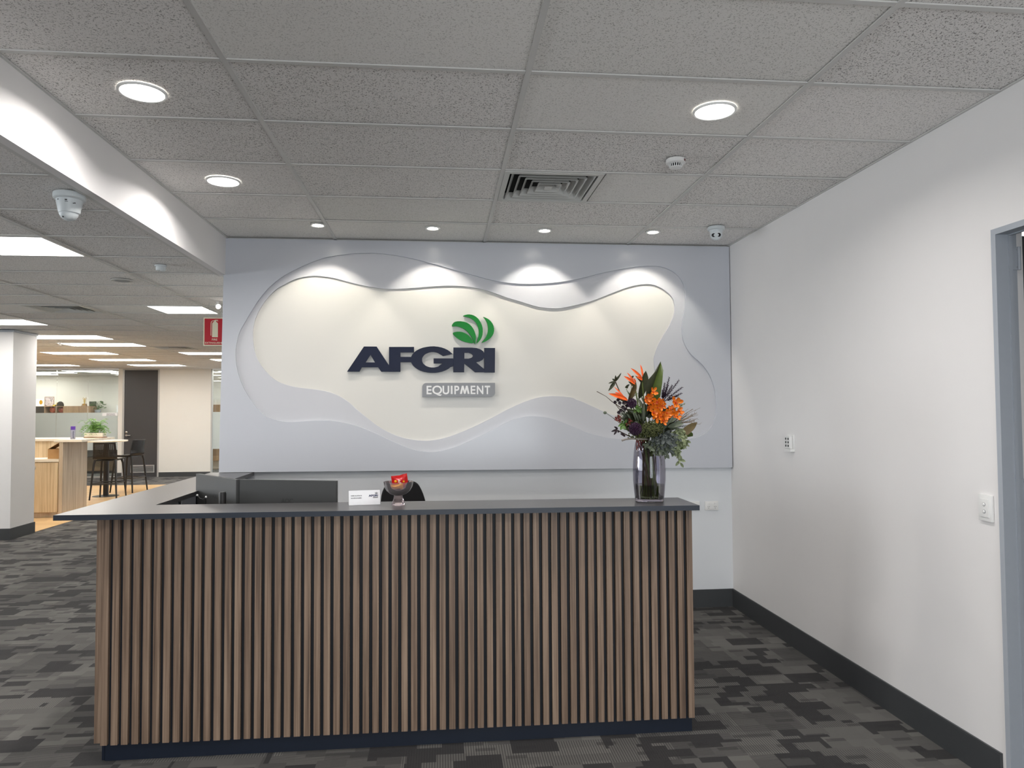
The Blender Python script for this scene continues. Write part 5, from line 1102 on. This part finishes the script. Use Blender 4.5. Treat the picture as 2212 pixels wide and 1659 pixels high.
# thin twig and seed head at far left
o = flora('thin_twig', 'thin dark twig sticking out farthest to the left', 'twig', bq(200, 720, -2), stem='stem_d', r=.0018)
q = MB(); q.tube([bq(330, 800, -2), bq(140, 680, -3), bq(40, 600, -4), bq(-95, 528, -4)], [.002, .0018, .0013, .0018], 6); q.build('tip', G['stem_d'], o, True)
o = flora('seed_head', 'pale green round seed head on a curved stalk at far left', 'flower', bq(150, 920, -3), r=.0015)
q = MB(); q.tube([bq(200, 950, -3), bq(90, 880, -4), bq(30, 845, -5)], .0014, 6); q.build('stalk', G['sage'], o, True); q = MB(); q.ball(bq(18, 842, -5), .0095, 12, 8, (1, 1, .85)); q.build('seed_ball', G['sage'], o, True)
# sage blades in the middle left, and fine grass
o = flora('sage_leaves', 'upright grey-green lance leaves between alliums and orchids', 'foliage', bq(560, 980, -4))
for a, b, w in (((590, 980), (575, 770), .017), ((600, 800), (480, 620), .018), ((560, 960), (590, 690), .015), ((480, 960), (420, 830), .013), ((520, 970), (450, 840), .010), ((550, 960), (500, 860), .010), ((400, 940), (330, 860), .010), ((620, 720), (545, 610), .015)):
    q = MB(); q.leaf(bq(*a, -5), bq(*b, -7), w, (.2, -1, .2), .35, .05, 7, .45); q.build('leaf', G['sage'], o, True)
o = flora('grass_blades', 'thin grey-green grass blades fanning left behind the dark blossoms', 'foliage', bq(380, 950, 0))
for k in range(26):
    u = rb.uniform(180, 330); w = rb.uniform(800, 930); q0 = bq(rb.uniform(370, 460), rb.uniform(930, 1010), -1); q = MB(); q.leaf(q0, bq(u, w, -1+rb.uniform(-3, 2)), .0045, n=4); q.build('blade', G['sage'], o)
# green sedum head
o = flora('sedum', 'rounded olive green sedum head low in the front centre', 'flower', bq(700, 1130, -7)); q = MB()
for k in range(520):
    a = rb.uniform(0, 6.28); r = rb.uniform(0, 1)**.5; p = bq(690+170*r*math.cos(a), 1085+125*r*math.sin(a), -10-3.5*(1-r*r)+rb.uniform(-.6, .6)); q.ball(p, rb.uniform(.0022, .0040), 5, 4)
for k in range(60):
    p = bq(rb.uniform(330, 620), rb.uniform(1140, 1215), -7+rb.uniform(-3, 2)); q.ball(p, rb.uniform(.0022, .0045), 5, 4)
q.build('flower_head', G['olive'], o, True)
q = MB(); q.ball(bq(690, 1100, -8), .050, 16, 10, (1.05, .5, .78)); q.build('cushion', G['dark'], o, True)
# brown twiggy spray on the right
o = flora('twig_spray', 'fine brown twiggy spray spreading at the right', 'twig', bq(1130, 1010, 0), stem='stem_d')
for k in range(26):
    e = bq(rb.uniform(1240, 1500), rb.uniform(780, 1040), rb.uniform(-4, 3)); s = bq(1120, 1010, 0); m_ = s.lerp(e, .6)+Vector((rb.uniform(-.01, .01), 0, rb.uniform(-.008, .012))); q = MB(); q.tube([s, m_, e], [.0012, .0010, .0007], 4)
    for j in range(3):
        p = m_.lerp(e, rb.uniform(0, .9)); q.tube([p, p+Vector((rb.uniform(-.004, .018), rb.uniform(-.01, .01), rb.uniform(-.014, .016)))], .0007, 4)
    q.build('branchlet', G['twig'], o)
o = flora('rosemary_spray', 'dark green needle foliage behind the brown twigs on the right', 'foliage', bq(1080, 1000, 0))
for u, w in ((1290, 900), (1330, 960), (1380, 1060), (1200, 860), (1250, 960), (1150, 920), (1300, 1040), (1180, 1010), (1270, 1110), (1120, 880)): spike(o, bq(1040, 1060, -1), bq(u, w, rb.uniform(-4, 2)), 34, .014, 'dusty', .0035)
# sage and eucalyptus at the lower right
o = flora('sage_leaves', 'broad grey-green leaves right of the sedum under the orange blooms', 'foliage', bq(900, 1060, -6))
for a, b, w in (((900, 1000), (1045, 930), .024), ((930, 1060), (1150, 1008), .026), ((860, 1110), (905, 910), .016), ((870, 1090), (1000, 880), .012), ((960, 1080), (1100, 1090), .016), ((840, 1080), (850, 980), .014), ((1000, 1030), (1130, 960), .014)):
    q = MB(); q.leaf(bq(*a, -8), bq(*b, -11), w, (.1, -1, .4), .35, .08, 8, .45); q.build('leaf', G['sage'], o, True)
def eucalyptus(label, root, ends, m, lw, n, spread=.5):
    o = flora('eucalyptus', label, 'foliage', root)
    for e in ends:
        m_ = root.lerp(e, .5)+Vector((0, -.02, .02)); P = [root.lerp(m_, i/4) for i in range(4)]+[m_.lerp(e, i/4) for i in range(5)]; q = MB(); q.tube(P, .0013, 5); q.build('twig', G['stem'], o, True); q = MB()
        for i in range(n):
            u = (i+1)/n*7.99; k = int(u); p = P[k].lerp(P[min(k+1, 8)], u-k); t = (P[min(k+1, 8)]-P[k]).normalized() if k < 8 else Vector((0, 0, -1)); a = i*2.4
            d = Vector((math.cos(a)*.8, -abs(math.sin(a))*.6-.1, math.sin(a)*.7-.3))+t*spread; L = lw*1.35*rb.uniform(.8, 1.35); q.leaf(p, p+d.normalized()*L, L*.42, (rb.uniform(-.4, .4), -1, rb.uniform(-.2, .6)), .3, .08, 5, .45)
        q.build('leaves', G[m], o, True)
eucalyptus('variegated eucalyptus branch drooping over the right side of the vase', bq(930, 1220, -6), [bq(1140, 1610, -6), bq(1180, 1340, -7), bq(1060, 1440, -9), bq(1100, 1290, -8), bq(1000, 1400, -5)], 'euc', .022, 20)
eucalyptus('pale eucalyptus tuft hanging over the front rim of the vase', bq(800, 1260, -7), [bq(700, 1440, -12), bq(850, 1480, -12), bq(960, 1440, -11), bq(640, 1360, -11), bq(760, 1380, -13), bq(900, 1350, -13), bq(590, 1330, -8)], 'sage', .022, 17)
eucalyptus('light green eucalyptus leaves at the right rim of the vase', bq(950, 1200, -6), [bq(1210, 1260, -9), bq(1170, 1170, -8), bq(1010, 1330, -12), bq(1130, 1110, -9), bq(1060, 1220, -12), bq(1230, 1330, -7)], 'euc', .021, 15)
eucalyptus('dusty grey leaf tuft at the centre above the vase rim', bq(830, 1180, -7), [bq(830, 1230, -14), bq(960, 1290, -13), bq(760, 1330, -13), bq(905, 1380, -13), bq(700, 1280, -11), bq(1000, 1200, -12)], 'dusty', .026, 14)
# curling tendril, grey stick, dark filler stems
o = flora('grey_stick', 'curved grey driftwood stick pointing left above the vase rim', 'twig', bq(640, 1235, -4), stem='stem_d')
q = MB(); q.tube([bq(640, 1235, -6), bq(500, 1228, -8), bq(380, 1222, -9), bq(300, 1228, -9), bq(235, 1246, -9)], [.0055, .0052, .0048, .0045, .0055], 10); q.build('stick', G['grey'], o, True)
o = flora('tendril', 'thin pale curling tendrils among the eucalyptus', 'twig', bq(900, 1230, -8), r=.0012)
for k in range(4):
    s = bq(rb.uniform(870, 980), rb.uniform(1220, 1270), -12); q = MB(); P = [s]
    for i in range(14): P.append(P[-1]+Vector((.0062*math.cos(i*.9+k*2)+.0015, -.001, .0052*math.sin(i*1.05+k)-.0018)))
    q.tube(P, .0009, 5); q.build('curl', G['dusty'], o, True)
for k, lb in enumerate(('bundle of dark red stems at the left inside the vase neck', 'bundle of green stems filling the middle of the vase', 'bundle of brown stems at the right inside the vase')):
    o = thing('stem_bundle', lb, 'stems', (VX+(-.035, 0, .035)[k], VY, VZ+.024))
    for j in range(6):
        a = rb.uniform(0, 6.28); rr = rb.uniform(.01, .05); f_ = Vector((VX+(-.02, 0, .02)[k]+rr*math.cos(a)*.8, VY+rr*math.sin(a), VZ+.024)); h_ = Vector((VX+(-.028, -.005, .012)[k]+rb.uniform(-.02, .02), VY+rb.uniform(-.03, .03), VZ+rb.uniform(.30, .36)))
        m_ = f_.lerp(h_, .5)+Vector((rb.uniform(-.006, .006), 0, 0)); MB().tube([f_, f_.lerp(m_, .5), m_, m_.lerp(h_, .5), h_], rb.uniform(.0018, .004), 6).build('stem', G[('stem_d', 'stem', 'stem_d')[k]], o, True)
    if k == 0:
        for j in range(9):
            f_ = bq(rb.uniform(490, 600), rb.uniform(1380, 1420), -3); h_ = bq(rb.uniform(480, 610), rb.uniform(1230, 1280), -5); MB().tube([f_, f_.lerp(h_, .5)+Vector((rb.uniform(-.006, .006), 0, 0)), h_], .0018, 5).build('twiglet', G['maroon'], o)
# filler foliage tucked inside the arrangement
o = flora('filler_leaves', 'dark green filler leaves deep inside the arrangement', 'foliage', bq(700, 980, 2))
for k in range(270):
    a = rb.uniform(0, 6.28); r = rb.uniform(.25, 1)**.7; s = bq(720, 1010, 1); e = bq(735+440*r*math.cos(a), 960+280*r*math.sin(a), rb.uniform(-7, 6)); m_ = s.lerp(e, .55); q = MB(); q.leaf(m_, e, rb.uniform(.014, .026), (rb.uniform(-.4, .4), -1, rb.uniform(-.3, .6)), .3, .08, 4, .45); q.build('leaf', G['dark'] if k % 3 else G['sage'], o, True)
